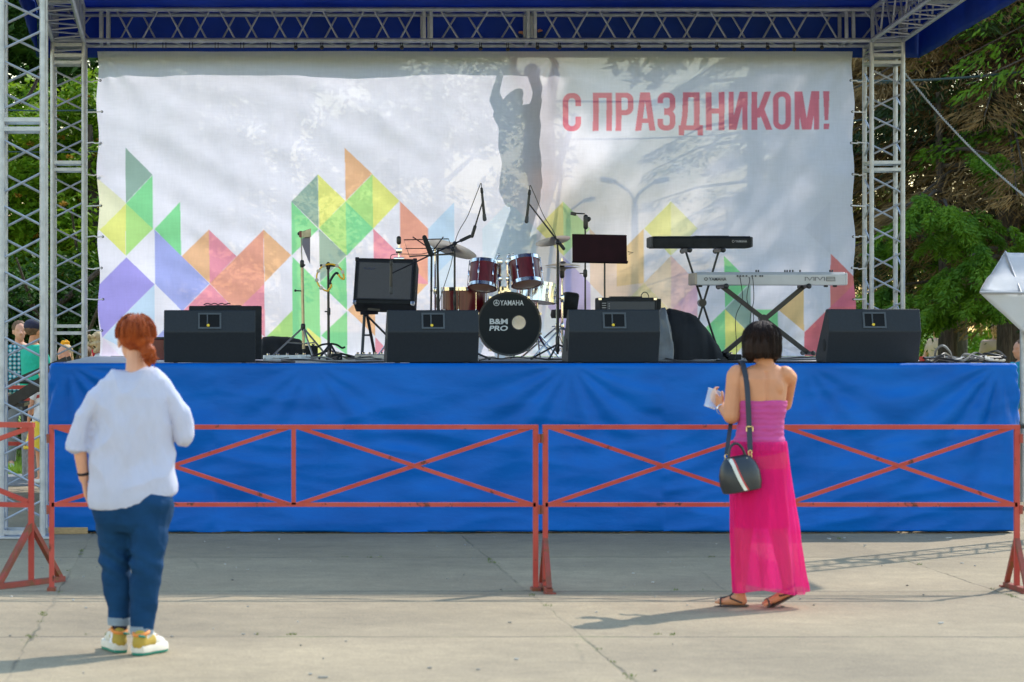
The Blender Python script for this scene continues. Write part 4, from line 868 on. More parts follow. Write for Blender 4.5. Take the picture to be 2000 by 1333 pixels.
# pedals and boxes on the floor
def small(name, px, Y, size, m, lab, cat, rot=0, extras=0):
    c = Vector((GX(px, Y), Y, DECK + size[2] / 2 + .002)); t = thing(name, (c.x, c.y, DECK), lab, cat); rt = Matrix.Rotation(R(rot), 3, 'Z')
    MB().box(c, size, rt, min(size) * .15).build('housing', m, t)
    for k in range(extras): MB().lathe([(.013, 0), (.013, .014), (.009, .018)], c + rt @ Vector((size[0] * ((k + .5) / extras - .5), 0, size[2] / 2)), EZ, 12).build('knob', M['chrome'], t)
    return t
small('power_strip', 552, 25.2, (.34, .07, .045), M['white'], 'long white power strip among cables at the foot of the cowbell stand', 'power strip', 6, 4)
small('power_adapter', 594, 25.0, (.10, .07, .05), M['white'], 'pale plug adapter lying next to the power strip', 'adapter', 20, 1)
small('foot_pedal', 655, 25.6, (.10, .14, .055), M['black'], 'black foot pedal at the base of the tambourine stand', 'pedal', 10, 2)
small('pedal_board', 728, 25.6, (.32, .16, .05), M['steel'], 'grey multi-effects pedal board below the combo amplifier', 'pedal board', -4, 6)
small('keyboard_pedal', 1428, 25.6, (.13, .2, .05), M['black'], 'black keyboard pedal between the two keyboard stands', 'pedal', 8, 1)
small('stage_box', 606, 26.9, (.14, .12, .12), M['black'], 'black stage box behind the guitar stand', 'box', 0, 2)
# ------------------------------------------------------------ keyboards
def xstand(Y, ptsA, ptsB, r, lab, hub, square=False, feet=()):
    base = A((ptsA[1][0] + ptsB[1][0]) / 2, 643, Y); base.z = DECK; t = thing('keyboard_stand', tuple(base), lab, 'keyboard stand', 'crossed keyboard stands')
    for (a, b), dy in ((ptsA, -.03), (ptsB, .03)):
        pa = A(*a, Y + dy); pb = A(*b, Y + dy); pb.z = max(pb.z, DECK + .02)
        (MB().bar(pa, pb, r * 2, r * 1.6) if square else MB().tube(pa, pb, r)).build('leg', M['blackm'], t, True)
        MB().bar(pb + EY * -.22, pb + EY * .22, .03, .03).build('floor_bar', M['blackm'], t); MB().bar(pa + EY * -.2, pa + EY * .2, .03, .035).build('support_arm', M['blackm'], t)
        for s in (-1, 1): MB().ell(pb + EY * .23 * s, .022).build('end_cap', M['rubber'], t, True); MB().ell(pa - EY * .02 + EY * .2 * s, .024).build('rubber_pad', M['rubber'], t, True)
    MB().lathe([(.034, -.05), (.034, .05)], A(*hub, Y), EY, 20).build('pivot_disc', M['blackm'], t, True); return t
Yk = 25.75
xstand(Yk, ((1339, 490), (1404, 690)), ((1404, 490), (1345, 690)), .010, 'slim crossed stand under the black keyboard', (1371, 592))
t = thing('black_keyboard', tuple(A(1365, 488, Yk)), 'slim black keyboard on the higher stand right of the music stand', 'keyboard'); hz = .105
c = A(1366, 474, Yk); wk = (1462 - 1268) / F * Yk
MB().prism([(-.15, -hz / 2), (-.16, hz / 2 - .02), (-.13, hz / 2), (.14, hz / 2), (.15, -hz / 2 + .015), (.14, -hz / 2)], EX * (wk - .02), c, EY, EZ, .006).build('case', M['black'], t)
for s in (-1, 1): MB().box(c + EX * s * (wk / 2 - .002), (.022, .29, hz - .012), None, .01).build('end_block', M['grille'], t)
MB().box(c + EZ * (hz / 2 + .003) + EX * .1, (.3, .16, .006)).build('control_panel', M['grille'], t); MB().box(c + EZ * (hz / 2 + .002) + EY * .09, (wk * .86, .10, .008)).build('keys', M['white'], t)
M['greyprint'] = mat('grey_print', (.34, .34, .36), .5)
text('YAMAHA', .020, c + EX * .345 - EY * .1615 + EZ * .005, EX, EZ, M['greyprint'], t, 'lettering', .105, .012)
MB().path([c + EX * (.275 + .010 * math.cos(R(a))) - EY * .1615 + EZ * (.005 + .010 * math.sin(R(a))) for a in range(0, 360, 30)], .002, 5, True).build('emblem', M['greyprint'], t)
Yk = 25.55
xstand(Yk, ((1410, 560), (1578, 690)), ((1570, 560), (1412, 692)), .020, 'sturdy crossed stand under the silver keyboard', (1490, 622), True)
t = thing('silver_keyboard', tuple(A(1496, 560, Yk)), 'silver grey keyboard with model lettering on its back, right of the black one', 'keyboard')
c = A(1499, 545, Yk); wk = 288 / F * Yk; hz = .115
MB().prism([(-.17, -hz / 2), (-.175, hz / 2 - .025), (-.14, hz / 2), (.05, hz / 2 - .01), (.17, hz / 2 - .04), (.17, -hz / 2)], EX * wk, c, EY, EZ, .006).build('case', M['silver'], t)
for s in (-1, 1): MB().box(c + EX * s * (wk / 2 + .008) - EZ * .004, (.028, .34, hz - .006), None, .012).build('end_block', mat('beige_plastic', (.36, .30, .24), .5) if s < 0 else M['silver'], t)
M['dprint'] = mat('dark_print', (.05, .05, .055), .5)
text('YAMAHA', .030, c - EX * .475 - EY * .176 - EZ * .005, EX, EZ, M['dprint'], t, 'lettering', .155, .012)
MB().path([c + EX * (-.578 + .013 * math.cos(R(a))) - EY * .176 + EZ * (-.005 + .013 * math.sin(R(a))) for a in range(0, 360, 30)], .003, 5, True).build('emblem', M['dprint'], t)
q = MB(); z0, z1 = -.016, .016; X = .30; th = .0028
def lp(pts): q.path([c + EX * (X + a) - EY * .1765 + EZ * (b - .005) for a, b in pts], th, 5)
for k in range(2):
    o_ = k * .092; lp([(o_, z0), (o_, z1), (o_ + .02, z1), (o_ + .04, z0 + .004), (o_ + .06, z1), (o_ + .078, z1), (o_ + .078, z0)])
o_ = .188; lp([(o_, z0), (o_, z1), (o_ + .074, z1), (o_ + .078, z0), (o_, z0)]); lp([(o_, .001), (o_ + .076, .001)])
q.build('model_lettering', M['dprint'], t)
for k, dx in enumerate((-.30, -.275, -.25, -.22, -.17, -.14, -.10, -.08)): MB().lathe([(.008, 0), (.008, .008)], c + EX * dx - EY * .176 + EZ * .022, -EY, 10).build('socket', M['dprint'], t)
for dx in (.155, .175, .20, .225, .29, .555, .575, -.1, -.08): MB().lathe([(.008, 0), (.007, .02)], c + EX * (dx - .02) + EZ * hz / 2 - EY * .1, EZ, 10).build('slider', M['dprint'], t)
MB().box(c + EZ * (hz / 2 - .012) + EY * .10, (wk * .84, .12, .006)).build('keys', M['white'], t)
for dx in (-.6, .52, .6): MB().box(c + EX * dx - EZ * (hz / 2 + .008), (.03, .04, .016)).build('rubber_foot', M['rubber'], t)
q = MB()
for k, (dx, s) in enumerate(((-.28, 1), (-.20, -1), (-.17, .5))):
    p0 = c + EX * dx - EY * .18 + EZ * .01; q.path(smoothp([p0, p0 - EY * .04 - EZ * .03, p0 + EX * .02 * s - EY * .02 - EZ * .2, p0 + EX * -.04 * s - EZ * .36 - EY * .02, Vector((p0.x - .03, p0.y - .02, DECK + .1)), Vector((p0.x - .06, p0.y - .1, DECK + .008))], 6), .0035, 5)
q.build('hanging_cables', M['rubber'], t, True)
# ------------------------------------------------------------ loose cables on the deck
def cable(pts, r, m, lab, Yd=None, grp='cables on the stage deck'):
    P = [Vector((GX(px, y), y, DECK + r + .003 + h)) for px, y, h in pts]; o = MB().path(smoothp(P, 7), r, 6).build('stage_cable', m, None, True); return tag(o, lab, 'cable', grp)
M['cab'] = M['rubber']; M['greycab'] = mat('grey_cable', (.30, .29, .27), .6)
rg = random.Random(3)
def wig(x0, x1, n, y0, y1, hmax=.0): return [(x0 + (x1 - x0) * k / n + rg.uniform(-6, 6), rg.uniform(y0, y1), rg.uniform(0, hmax)) for k in range(n + 1)]
cable([(500, 23.6, 0), (520, 23.2, 0), (560, 22.9, 0), (575, 23.3, 0), (550, 24.5, 0), (600, 24.8, 0), (640, 23.4, 0), (690, 23.0, 0), (752, 23.4, 0)], .008, M['cab'], 'black cable curving along the deck edge between the first and second monitor')
cable(wig(505, 700, 11, 24.6, 26.4, .02), .007, M['cab'], 'tangled black cable around the feet of the percussion stands')
cable(wig(510, 650, 9, 24.2, 25.8, .03), .006, M['greycab'], 'thin grey cable tangled round the power strip')
cable(wig(640, 750, 7, 24.6, 26.2, .02), .006, M['cab'], 'black cable running past the multi-effects pedal board')
cable(wig(935, 1105, 9, 24.0, 26.0, .02), .007, M['cab'], 'black cable lying under the bass drum')
cable([(1290, 25.5, .03), (1300, 24.8, .01), (1322, 24.0, 0), (1345, 23.3, 0), (1385, 23.6, 0), (1400, 24.2, 0), (1450, 23.5, 0), (1500, 24.6, 0), (1610, 25.2, 0)], .009, M['cab'], 'thick black cable curving in front of the black cloth cover')
cable(wig(1420, 1620, 7, 25.0, 27.0, .02), .006, M['cab'], 'black cable along the feet of the sturdy keyboard stand')
for k in range(6): cable([(1802 + rg.uniform(0, 25) + 20 * j, 23.2 + rg.uniform(-.5, .9), abs(rg.gauss(0, .035))) for j in range(8)], .010, M['greycab'] if k % 3 == 0 else M['cab'], ['grey cable heaped right of the last monitor', 'black cable heaped right of the last monitor', 'black cable heaped right of the last monitor'][k % 3], None, 'heap of cables right of the last monitor')
cable([(1826, 23.2, 0), (1828, 23.1, .09), (1842, 23.0, .13), (1856, 23.1, .07), (1860, 23.3, 0)], .010, M['greycab'], 'grey cable loop standing up beside the last monitor')
cable([(800 + 0, 23.0, 0), (1800, 23.0, 0), (1900, 22.9, .01), (1962, 22.9, 0)], .009, M['cab'], 'long straight black cable along the front edge of the deck')
small('red_plug', 1803, 23.4, (.05, .05, .05), mat('red_plastic', (.6, .04, .02), .4), 'small red plug beside the last monitor', 'plug', 20)
# ------------------------------------------------------------ people
def hand(mb, w, d, n, t, curl=.5, s=1.0, thumb=.6):
    w = Vector(w); d = Vector(d).normalized(); n = Vector(n); n = (n - d * n.dot(d)).normalized(); t = Vector(t); t = (t - d * t.dot(d) - n * t.dot(n)).normalized()
    for o, L in ((.028, .068), (.010, .076), (-.009, .071), (-.026, .056)):
        k = w + (d * .082 + t * o) * s; mb.cap(w + t * o * .5 * s, k, .0155 * s, .0115 * s, 8)
        p = k; a = curl * .5; 
        for q, fr in enumerate((.42, .33, .25)):
            dd = d * math.cos(a) + n * math.sin(a); e = p + dd * L * fr * s * 1.25; mb.cap(p, e, (.0095 - .001 * q) * s, (.0085 - .001 * q) * s, 8); p = e; a += curl
    b = w + (d * .022 + t * .026) * s; e = b + (t * .75 + d * .65 + n * thumb * .4).normalized() * .036 * s; mb.cap(w + d * .015 * s, b, .015 * s, .014 * s, 8); mb.cap(b, e, .0125 * s, .011 * s, 8)
    mb.cap(e, e + (d * .9 + t * .15 + n * thumb).normalized() * .032 * s, .0105 * s, .009 * s, 8)
def head(mb, c, f, s=1.0, tilt=0):          # c centre of the skull, f facing direction
    c = Vector(c); f = Vector(f).normalized(); r = EZ.cross(f).normalized() * -1
    rot = Matrix((r, f, EZ)).transposed()
    P = lambda a, b, z: c + (r * a + f * b + EZ * z) * s
    mb.ell(P(0, -.008, .025), (.075 * s, .092 * s, .085 * s), rot); mb.ell(P(0, .022, -.035), (.060 * s, .066 * s, .078 * s), rot); mb.cap(P(0, .055, -.095), P(0, .062, -.088), .022 * s, .020 * s)
    mb.cap(P(0, .088, .005), P(0, .104, -.028), .009 * s, .013 * s); mb.cap(P(-.012, .096, -.03), P(.012, .096, -.03), .008 * s)         # nose
    mb.cap(P(-.02, .082, -.062), P(.02, .082, -.062), .0075 * s); mb.cap(P(-.016, .080, -.074), P(.016, .080, -.074), .008 * s)         # lips
    for q in (-1, 1):
        mb.ell(P(q * .078, -.005, -.012), (.010 * s, .019 * s, .032 * s), rot); mb.cap(P(q * .018, .078, .022), P(q * .045, .07, .022), .008 * s); mb.ell(P(q * .04, .052, -.02), (.022 * s, .02 * s, .02 * s), rot)
def ering(c, rx, ry, n=40, yaw=0, fold=0, k=9, ph=0, tilt=0):
    c = Vector(c); out = []
    for i in range(n):
        a = 2 * math.pi * i / n; m = 1 + fold * math.sin(k * a + ph); x = rx * math.cos(a) * m; y = ry * math.sin(a) * m
        out.append(c + Vector((x * math.cos(yaw) - y * math.sin(yaw), x * math.sin(yaw) + y * math.cos(yaw), tilt * math.cos(a) + abs(tilt) * .3 * math.cos(2 * a))))
    return out
M['eye'] = mat('eye_dark', (.03, .02, .02), .3)
def cloth(name, c, rough=.85, var=.06, trans=0., see=0., bump=.0015): return mat(name, c, rough, 0, var, 12, bump, 120, trans, see)
HAIR = lambda n, a, b: mat(n, a, .6, 0, .2, 30, .003, 70, col2=b, stretch=(1, 1, .12), spec=.15)

def strands(root, c, r, m, n, zlow, seed, frz=.004):
    rr = random.Random(seed); q = MB()
    for k in range(n):
        az = rr.uniform(0, 6.283); p = []; top = rr.uniform(.1, .85); sp = rr.uniform(1.0, 1.045); wob = rr.gauss(0, .12); zo = rr.gauss(-.005, .014)
        for i in range(9):
            t_ = i / 8; el = R(90 * top) - t_ * (R(90 * top) + .35); ce = math.cos(max(el, -.2)); a = az + wob * t_
            z = c.z + r[2] * math.sin(el) * sp if el > -.1 else p[-1].z - (p[-1].z - zlow) * .5
            p.append(Vector((c.x + r[0] * ce * math.cos(a) * sp, c.y + r[1] * ce * math.sin(a) * sp, max(z, zlow + zo))) + Vector((rr.gauss(0, frz * .4), rr.gauss(0, frz * .4), 0)))
        q.path(p, [.0024] * 8 + [.0008], 4)
    return q.build('hair_strands', m, root, True)
# --- woman in the white shirt ---
Y = 14.2; P = lambda px, py, dy=0: A(px, py, Y + dy)
w1 = thing('person', (P(262, 1277).x, Y, 0), 'red-haired woman seen from behind in a loose white shirt and rolled blue jeans', 'person', None)
b = MB(); head(b, P(262, 664, .03), (-.25, 1, 0), .98); b.cap(P(268, 690, .01), P(268, 728, 0), .052, .06)
b.loft([ering(P(268, 728), .09, .06), ering(P(262, 756), .13, .08), ering(P(258, 790), .145, .10), ering(P(257, 860), .155, .11), ering(P(258, 920), .17, .12), ering(P(260, 985), .19, .14), ering(P(261, 1010), .16, .12)])
b.cap(P(212, 768), P(166, 818, -.02), .026, .026); b.cap(P(166, 818, -.02), P(154, 862, -.01), .026, .034); b.cap(P(154, 864, -.01), P(164, 935, .04), .037, .026)
hand(b, P(164, 937, .04), (.10, .35, -1), (1, .1, 0), (0, 1, -.1), .35, .95)
b.cap(P(310, 768), P(350, 818, 0), .026, .026); b.cap(P(350, 818), P(360, 848, .01), .026, .030); b.cap(P(360, 848, .01), P(338, 812, .24), .032, .027); hand(b, P(338, 812, .24), (-.4, 1, .3), (-.3, 0, -1), (-1, 0, 0), .7, .95)
for hx, kx, ax, ky, ay, dy in ((232, 224, 234, 1095, 1232, .0), (288, 290, 276, 1100, 1248, -.10)):
    b.cap(P(hx, 1000, dy * .2), P(kx, ky, dy * .9 + .02), .070, .052); b.cap(P(kx, ky, dy * .9 + .02), P(ax, ay, dy), .050, .034)
organic(b, 'body', M['skinw'], w1, .0055, 3)
def shirtfold(v):
    s = .008 * math.sin((v.x * 21 + 2.0 * fbm(v.x * 4, v.y * 3, v.z * 3)) ) * max(0, min(1, (1.25 - v.z) * 2.5))
    return (s + .008 * fbm(v.x * 9 + v.z * 3, v.y * 5, v.z * 2.2 - v.x * 3, 4) + .012 * (.45 - 3 * abs(mnoise.noise(Vector((v.x * 7 - v.z * 3, v.y * 3, v.z * 4 + v.x * 4))))) + .0012 * fbm(v.x * 30, v.y * 22, v.z * 22)) * (.3 + .7 * max(0, min(1, (v.z - .78) * 6)))
s_ = MB()
s_.loft([ering(P(268, 716, .01), .062, .055), ering(P(266, 723), .11, .075), ering(P(262, 742, 0), .175, .10), ering(P(259, 775, 0), .182, .125), ering(P(257, 850, 0), .202, .14), ering(P(257, 910, 0), .218, .15), ering(P(258, 950, 0), .229, .165, tilt=.005), ering(P(258, 972, 0), .226, .165, tilt=.022), ering(P(257, 985, 0), .212, .160, tilt=.036), ering(P(256, 988, 0), .12, .10, tilt=.02)])
s_.cap(P(206, 757), P(164, 815, -.02), .054, .053); s_.cap(P(164, 815, -.02), P(152, 868, -.01), .053, .053); s_.lathe([(.044, 0), (.062, .0), (.061, .035), (.044, .04)], P(151, 882, .0), (P(158, 840) - P(152, 884)), 20)
s_.cap(P(316, 756), P(352, 815), .055, .056); s_.cap(P(352, 815), P(362, 850), .056, .056); s_.cap(P(362, 850), P(354, 838, .17), .055, .052)
M['shirt'] = mat('white_cotton', (.62, .63, .77), .85, 0, .03, 12, .010, 11, .22, stretch=(1.3, 1, .7))
organic(s_, 'shirt', M['shirt'], w1, .007, 2, shirtfold)
j = MB()
j.loft([ering(P(258, 960, .0), .19, .145), ering(P(258, 990), .20, .155), ering(P(262, 1020, -.02), .188, .14), ering(P(262, 1040, -.02), .16, .11)])
for hx, kx, ax, ky, ay, dy in ((228, 227, 233, 1095, 1212, .0), (294, 286, 277, 1100, 1230, -.10)):
    j.cap(P(hx, 985, dy * .5), P((hx + kx) / 2, 1040, dy * .7), .110, .098); j.cap(P((hx + kx) / 2, 1040, dy * .7), P(kx, ky, dy + .01), .098, .084); j.tube(P(kx, ky, dy + .01), P(ax, ay, dy), .084, .054, 20)
def jeanfold(v): return .007 * fbm(v.x * 8, v.y * 8, v.z * 13, 4) + .009 * math.exp(-((v.z - .45) / .07) ** 2) * math.sin(v.z * 75 + v.x * 45) * (1 if v.x < -.40 else .3) + .006 * (1 - 3 * abs(mnoise.noise(Vector((v.x * 7, v.y * 4, v.z * 6 + v.x * 5)))))
M['jeans'] = mat('dark_blue_denim', (.006, .036, .095), .9, 0, .25, 7, .001, 200, col2=(.010, .052, .135), spec=.15); organic(j, 'jeans', M['jeans'], w1, .008, 4, jeanfold)
M['cuff'] = mat('pale_denim_cuff', (.22, .27, .32), .9, 0, .1, 30)
for ax, ay, dy, tl in ((233, 1213, .0, .02), (277, 1230, -.10, -.03)):
    MB().lathe([(.047, -.02), (.057, -.02), (.059, .0), (.058, .018), (.047, .02)], P(ax, ay, dy), (tl, 0, 1), 28).build('jean_cuff', M['cuff'], w1, True)
# shoes and socks
M['sock'] = cloth('dark_sock', (.02, .015, .04)); M['sockw'] = cloth('white_sock', (.75, .72, .74))
M['sneaker'] = mat('cream_leather', (.62, .58, .48), .6); M['sole'] = mat('cream_rubber', (.66, .60, .50), .7); M['solegreen'] = mat('green_rubber', (.02, .22, .15), .7); M['heel'] = mat('mustard_fabric', (.42, .28, .04), .85); M['orange'] = mat('orange_trim', (.75, .24, .04), .6)
def sneaker(root, heel, d, L=.27):
    h = Vector((heel.x, heel.y, 0)); d = Vector((d[0], d[1], 0)).normalized(); r = Vector((d.y, -d.x, 0)); Q = lambda a, b, z: h + d * a + r * b + EZ * z
    t = bpy.data.objects.new('shoe', None); COL.objects.link(t); t.parent = root; t['_o'] = root['_o']
    def out(z, k=1, ins=0): return [Q(a - .02, bb_ * k, z) for a, bb_ in ((ins, .0), (.012 + ins, .028), (.06, .036), (.13, .036), (.19, .048), (.25, .040), (.283 - ins, .012), (.283 - ins, -.012), (.25, -.036), (.19, -.042), (.13, -.034), (.06, -.034), (.012 + ins, -.028))]
    MB().loft([out(.003, .95), out(.004, 1.1), out(.016, 1.15)]).build('outsole', M['solegreen'], t, True); MB().loft([out(.0165, 1.2), out(.035, 1.22), out(.050, 1.08), out(.052, .9)]).build('midsole', M['sole'], t, True)
    u = MB(); u.cap(Q(.03, 0, .06), Q(.15, 0, .062), .036, .040); u.cap(Q(.15, 0, .055), Q(.215, .003, .045), .038, .034); u.cap(Q(.03, 0, .06), Q(.035, 0, .095), .034, .033); u.cap(Q(.035, 0, .09), Q(.12, 0, .088), .034, .030)
    organic(u, 'upper', M['sneaker'], t, .006, 3)
    k = MB(); k.cap(Q(.012, 0, .058), Q(.020, 0, .092), .037, .035, 14); k.cap(Q(.012, 0, .058), Q(.10, .004, .066), .037, .0405, 14); organic(k, 'heel_counter', M['heel'], t, .006, 2)
    MB().path([Q(.03 + .04 * math.cos(a), .036 * math.sin(a), .112 + .012 * math.cos(a)) for a in [R(x) for x in range(0, 360, 20)]], .009, 8, True).build('collar', M['orange'], t, True)
    MB().cap(Q(-.018, .015, .10), Q(.0, .034, .095), .006).build('side_tab', M['solegreen'], t, True)
    MB().path([Q(.10 + .02 * k, .03 * (-1) ** k, .118 - .014 * k) for k in range(5)], .004).build('laces', M['orange'], t, True)
sneaker(w1, Vector((P(236, 1270).x, Y - .05, 0)), (-.26, .9)); sneaker(w1, Vector((P(272, 1270).x, Y - .17, 0)), (.42, .85))
for px, py, dy in ((234, 1232, 0), (276, 1248, -.10)):
    MB().tube(P(px, py - 10, dy), P(px, py + 4, dy), .038, .037, 20).build('sock', M['sock'], w1, True); MB().tube(P(px - 2, py + 4, dy), P(px - 4, py + 24, dy), .037, .042, 20).build('sock_top', M['sockw'], w1, True)
M['redhair'] = HAIR('red_hair', (.20, .034, .008), (.42, .09, .02))
hb = MB(); hb.ell(P(266, 650, -.01), (.096, .112, .090)); hb.ell(P(276, 664, -.045), (.062, .066, .050)); hb.cap(P(284, 683, -.06), P(288, 690, -.09), .024, .034); hb.cap(P(290, 688, -.085), P(296, 703, -.08), .038, .026); hb.cap(P(288, 700, -.08), P(291, 714, -.075), .022, .012)
organic(hb, 'hair', M['redhair'], w1, .006, 2, lambda v: .0045 * fbm(v.x * 40, v.y * 40, v.z * 12) + .003 * fbm(v.x * 90, v.y * 90, v.z * 20) + (.010 * fbm(v.x * 60, v.y * 60, v.z * 60) if v.z < 1.50 else 0))
MB().lathe([(.022, -.006), (.028, 0), (.022, .006)], P(284, 683, -.065), (.3, -1, -.6), 16, True).build('hair_tie', M['black'], w1, True)
MB().lathe([(.0285, -.008), (.033, 0), (.0285, .008)], P(163, 925, .035), (P(155, 850) - P(164, 935, .04)), 20, False).build('wristband', M['black'], w1, True)
strands(w1, P(265, 652, -.01), (.100, .114, .103), M['redhair'], 120, P(265, 662).z, 9)
fr_ = MB()
for k in range(90):
    a0 = P(288 + random.gauss(0, 5), 686 + random.gauss(0, 4), -.08 + random.gauss(0, .01)); d0 = Vector((random.gauss(.004, .016), random.gauss(-.01, .02), -random.uniform(.02, .055))); fr_.path([a0, a0 + d0 * .6 + Vector((random.gauss(0, .006), 0, 0)), a0 + d0 * 1.1], .0014, 4)
fr_.build('ponytail_ends', M['redhair'], w1, True)
MB().path([P(237, 626, .02), P(243, 621, -.03), P(256, 621, -.055)], .006).cap(P(236, 630, .03), P(240, 623, .02), .012).build('hair_clip', M['blackm'], w1, True)

# --- woman in the pink skirt ---
Y = 16.5
w2 = thing('person', (P(1490, 1187).x, Y, 0), 'dark-haired woman with bare back in a magenta strapless top and long pink skirt', 'person', None)
b = MB(); head(b, P(1488, 671, .02), (-.5, 1, 0), .95); b.cap(P(1494, 685, .0), P(1495, 722, 0), .046, .056)
b.loft([ering(P(1494, 713), .07, .05), ering(P(1492, 722), .125, .065, 40, .2), ering(P(1491, 740), .152, .09, 40, .25), ering(P(1489, 775), .142, .10, 40, .2), ering(P(1486, 825), .122, .095), ering(P(1484, 860), .135, .11), ering(P(1483, 905), .165, .13), ering(P(1483, 930), .14, .12)])
b.cap(P(1440, 730, .0), P(1436, 750, -.01), .052, .050); b.cap(P(1437, 735, .0), P(1429, 812, -.02), .054, .050); b.cap(P(1429, 812, -.02), P(1411, 796, .19), .048, .028)
hand(b, P(1411, 796, .19), (-.45, .35, .6), (.7, .2, -.1), (.2, -.5, .8), .75, .95)
b.cap(P(1533, 732, .0), P(1540, 738, .04), .052, .050); b.cap(P(1540, 738, .05), P(1534, 790, .20), .050, .038); b.cap(P(1534, 790, .20), P(1497, 770, .38), .036, .024); hand(b, P(1497, 770, .38), (-.9, .4, .2), (0, .2, -1), (0, 1, .3), .5, .9)
# shoulder blades
b.ell(P(1466, 757, -.062), (.045, .022, .055)); b.ell(P(1516, 757, -.058), (.045, .024, .055))
fl = P(1443, 1168, 0); fr = P(1536, 1155, .0)
b.cap(P(1463, 930), P(1452, 1040, -.0), .085, .055); b.cap(P(1452, 1040), P(1445, 1160, 0), .052, .031)
b.cap(P(1505, 930), P(1520, 1040, .0), .085, .055); b.cap(P(1520, 1040), P(1541, 1150, .0), .052, .031)
def footm(b, ank, heel, toe):
    b.cap(ank, heel, .030, .028); b.cap(heel, toe, .027, .020); d = (toe - heel).normalized(); r = d.cross(EZ).normalized(); 
    b.cap(ank - EZ * .02, toe + (ank - toe) * .3 - EZ * .01, .027, .022)
    for k in range(5):
        o = (k - 2) * .013; L = (.045, .04, .036, .03, .024)[k]; e = toe + r * o + d * (L * .6); e.z = max(e.z, .016); b.cap(toe + r * o * .8, e, .012, .0085, 8)
h1, t1 = P(1450, 1177, .0), P(1425, 1178, .03); h1.z = .036; t1.z = .028; t1.x -= .05
footm(b, P(1445, 1160), h1, t1)
h2, t2 = P(1543, 1166, .0), P(1508, 1186, -.03); h2.z = .095; t2.z = .028; t2.x -= .03
footm(b, P(1541, 1150), h2, t2)
organic(b, 'body', M['skint'], w2, .0055, 3, lambda v: -.010 * math.exp(-((v.x - P(1492, 760).x) / .012) ** 2) * (1 if 1.0 < v.z < 1.36 and v.y < Y else 0))
M['dkhair'] = HAIR('dark_brown_hair', (.008, .005, .005), (.026, .012, .008))
hb = MB(); hb.ell(P(1488, 660, -.0), (.106, .115, .098)); hb.loft([ering(P(1488, 655, -.005), .100, .105), ering(P(1487, 672, -.01), .111, .112), ering(P(1487, 690, -.02), .106, .100), ering(P(1490, 700, -.03), .085, .075)]); hb.cap(P(1462, 690, -.02), P(1466, 703, -.01), .034, .018); hb.cap(P(1514, 690, -.02), P(1510, 703, -.01), .034, .02)
organic(hb, 'hair', M['dkhair'], w2, .006, 2, lambda v: .007 * fbm(math.atan2(v.y - 16.5, v.x - P(1488, 660).x) * 9, v.z * 5, 1.0) + .004 * fbm(math.atan2(v.y - 16.5, v.x - P(1488, 660).x) * 30, v.z * 6, 4.0))
strands(w2, P(1488, 662), (.108, .114, .100), M['dkhair'], 330, P(1488, 703).z, 5)
M['top'] = mat('magenta_jersey', (.50, .055, .24), .75, 0, .08, 10, .0015, 60, stretch=(1, 1, 6))
q = MB(); rows = [(783, .149, .108, 1489), (790, .149, .109, 1488), (825, .134, .106, 1486), (848, .138, .112, 1484), (872, .158, .128, 1483), (880, .160, .130, 1483)]
q.loft([ering(P(cx, y, 0), rx, ry, 48, .1) for y, rx, ry, cx in rows]); organic(q, 'top', M['top'], w2, .006, 1, lambda v: .0016 * math.sin(v.z * 190 + 2.5 * fbm(v.x * 5, v.y * 5, v.z * 3)) + .004 * fbm(v.x * 9, v.y * 9, v.z * 30))
# sheer skirt
def skirt_mesh():
    vs = []; n = 220; rows = 70; 
    for j_ in range(rows + 1):
        t_ = j_ / rows; cy = 862 + (1153 - 862) * t_; cx = 1482 + (1503 - 1482) * t_ ** 1.3; rx = .158 + .052 * t_ ** .8; ry = .128 + .11 * t_ ** .9
        for i in range(n):
            a = 2 * math.pi * i / n; fo = (.004 + .085 * t_) * (math.sin(a * 5 + .8 + t_ * 1.6) * .6 + .35 * math.sin(a * 11 + 2 + t_ * 2.2 + 2 * math.sin(a))) + .010 * math.exp(-t_ * 6) * math.sin(a * 31 + 2 * math.sin(a * 3)) + .035 * t_ ** .7 * math.sin(a * 17 + 3 * math.sin(a * 2) + t_ * 3) + .06 * t_ * fbm(math.cos(a) * 4, math.sin(a) * 4, t_ * 3)
            c = P(cx, cy, 0); vs.append((c.x + rx * math.cos(a) * (1 + fo), c.y + ry * math.sin(a) * (1 + fo * 1.3), c.z + t_ * .014 * math.sin(a * 3 + 1)))
    fs = [(j_ * n + i, j_ * n + (i + 1) % n, (j_ + 1) * n + (i + 1) % n, (j_ + 1) * n + i) for j_ in range(rows) for i in range(n)]
    return vs, fs
M['skirt'] = mat('sheer_pink_voile', (.90, .028, .26), .8, 0, .05, 6, .001, 120, .55, .26, spec=.15); v, f = skirt_mesh(); raw('skirt', v, f, M['skirt'], w2, True)
M['skirtin'] = mat('pink_lining', (.78, .015, .25), .8, 0, .05, 6, trans=.3)
q = MB(); q.loft([ering(P(1482, 864), .15, .12), ering(P(1483, 905), .155, .125), ering(P(1484, 980), .155, .13), ering(P(1488, 1030), .16, .13)], False); q.build('skirt_lining', M['skirtin'], w2, True)
M['sandal'] = mat('dark_brown_strap', (.035, .02, .015), .5)
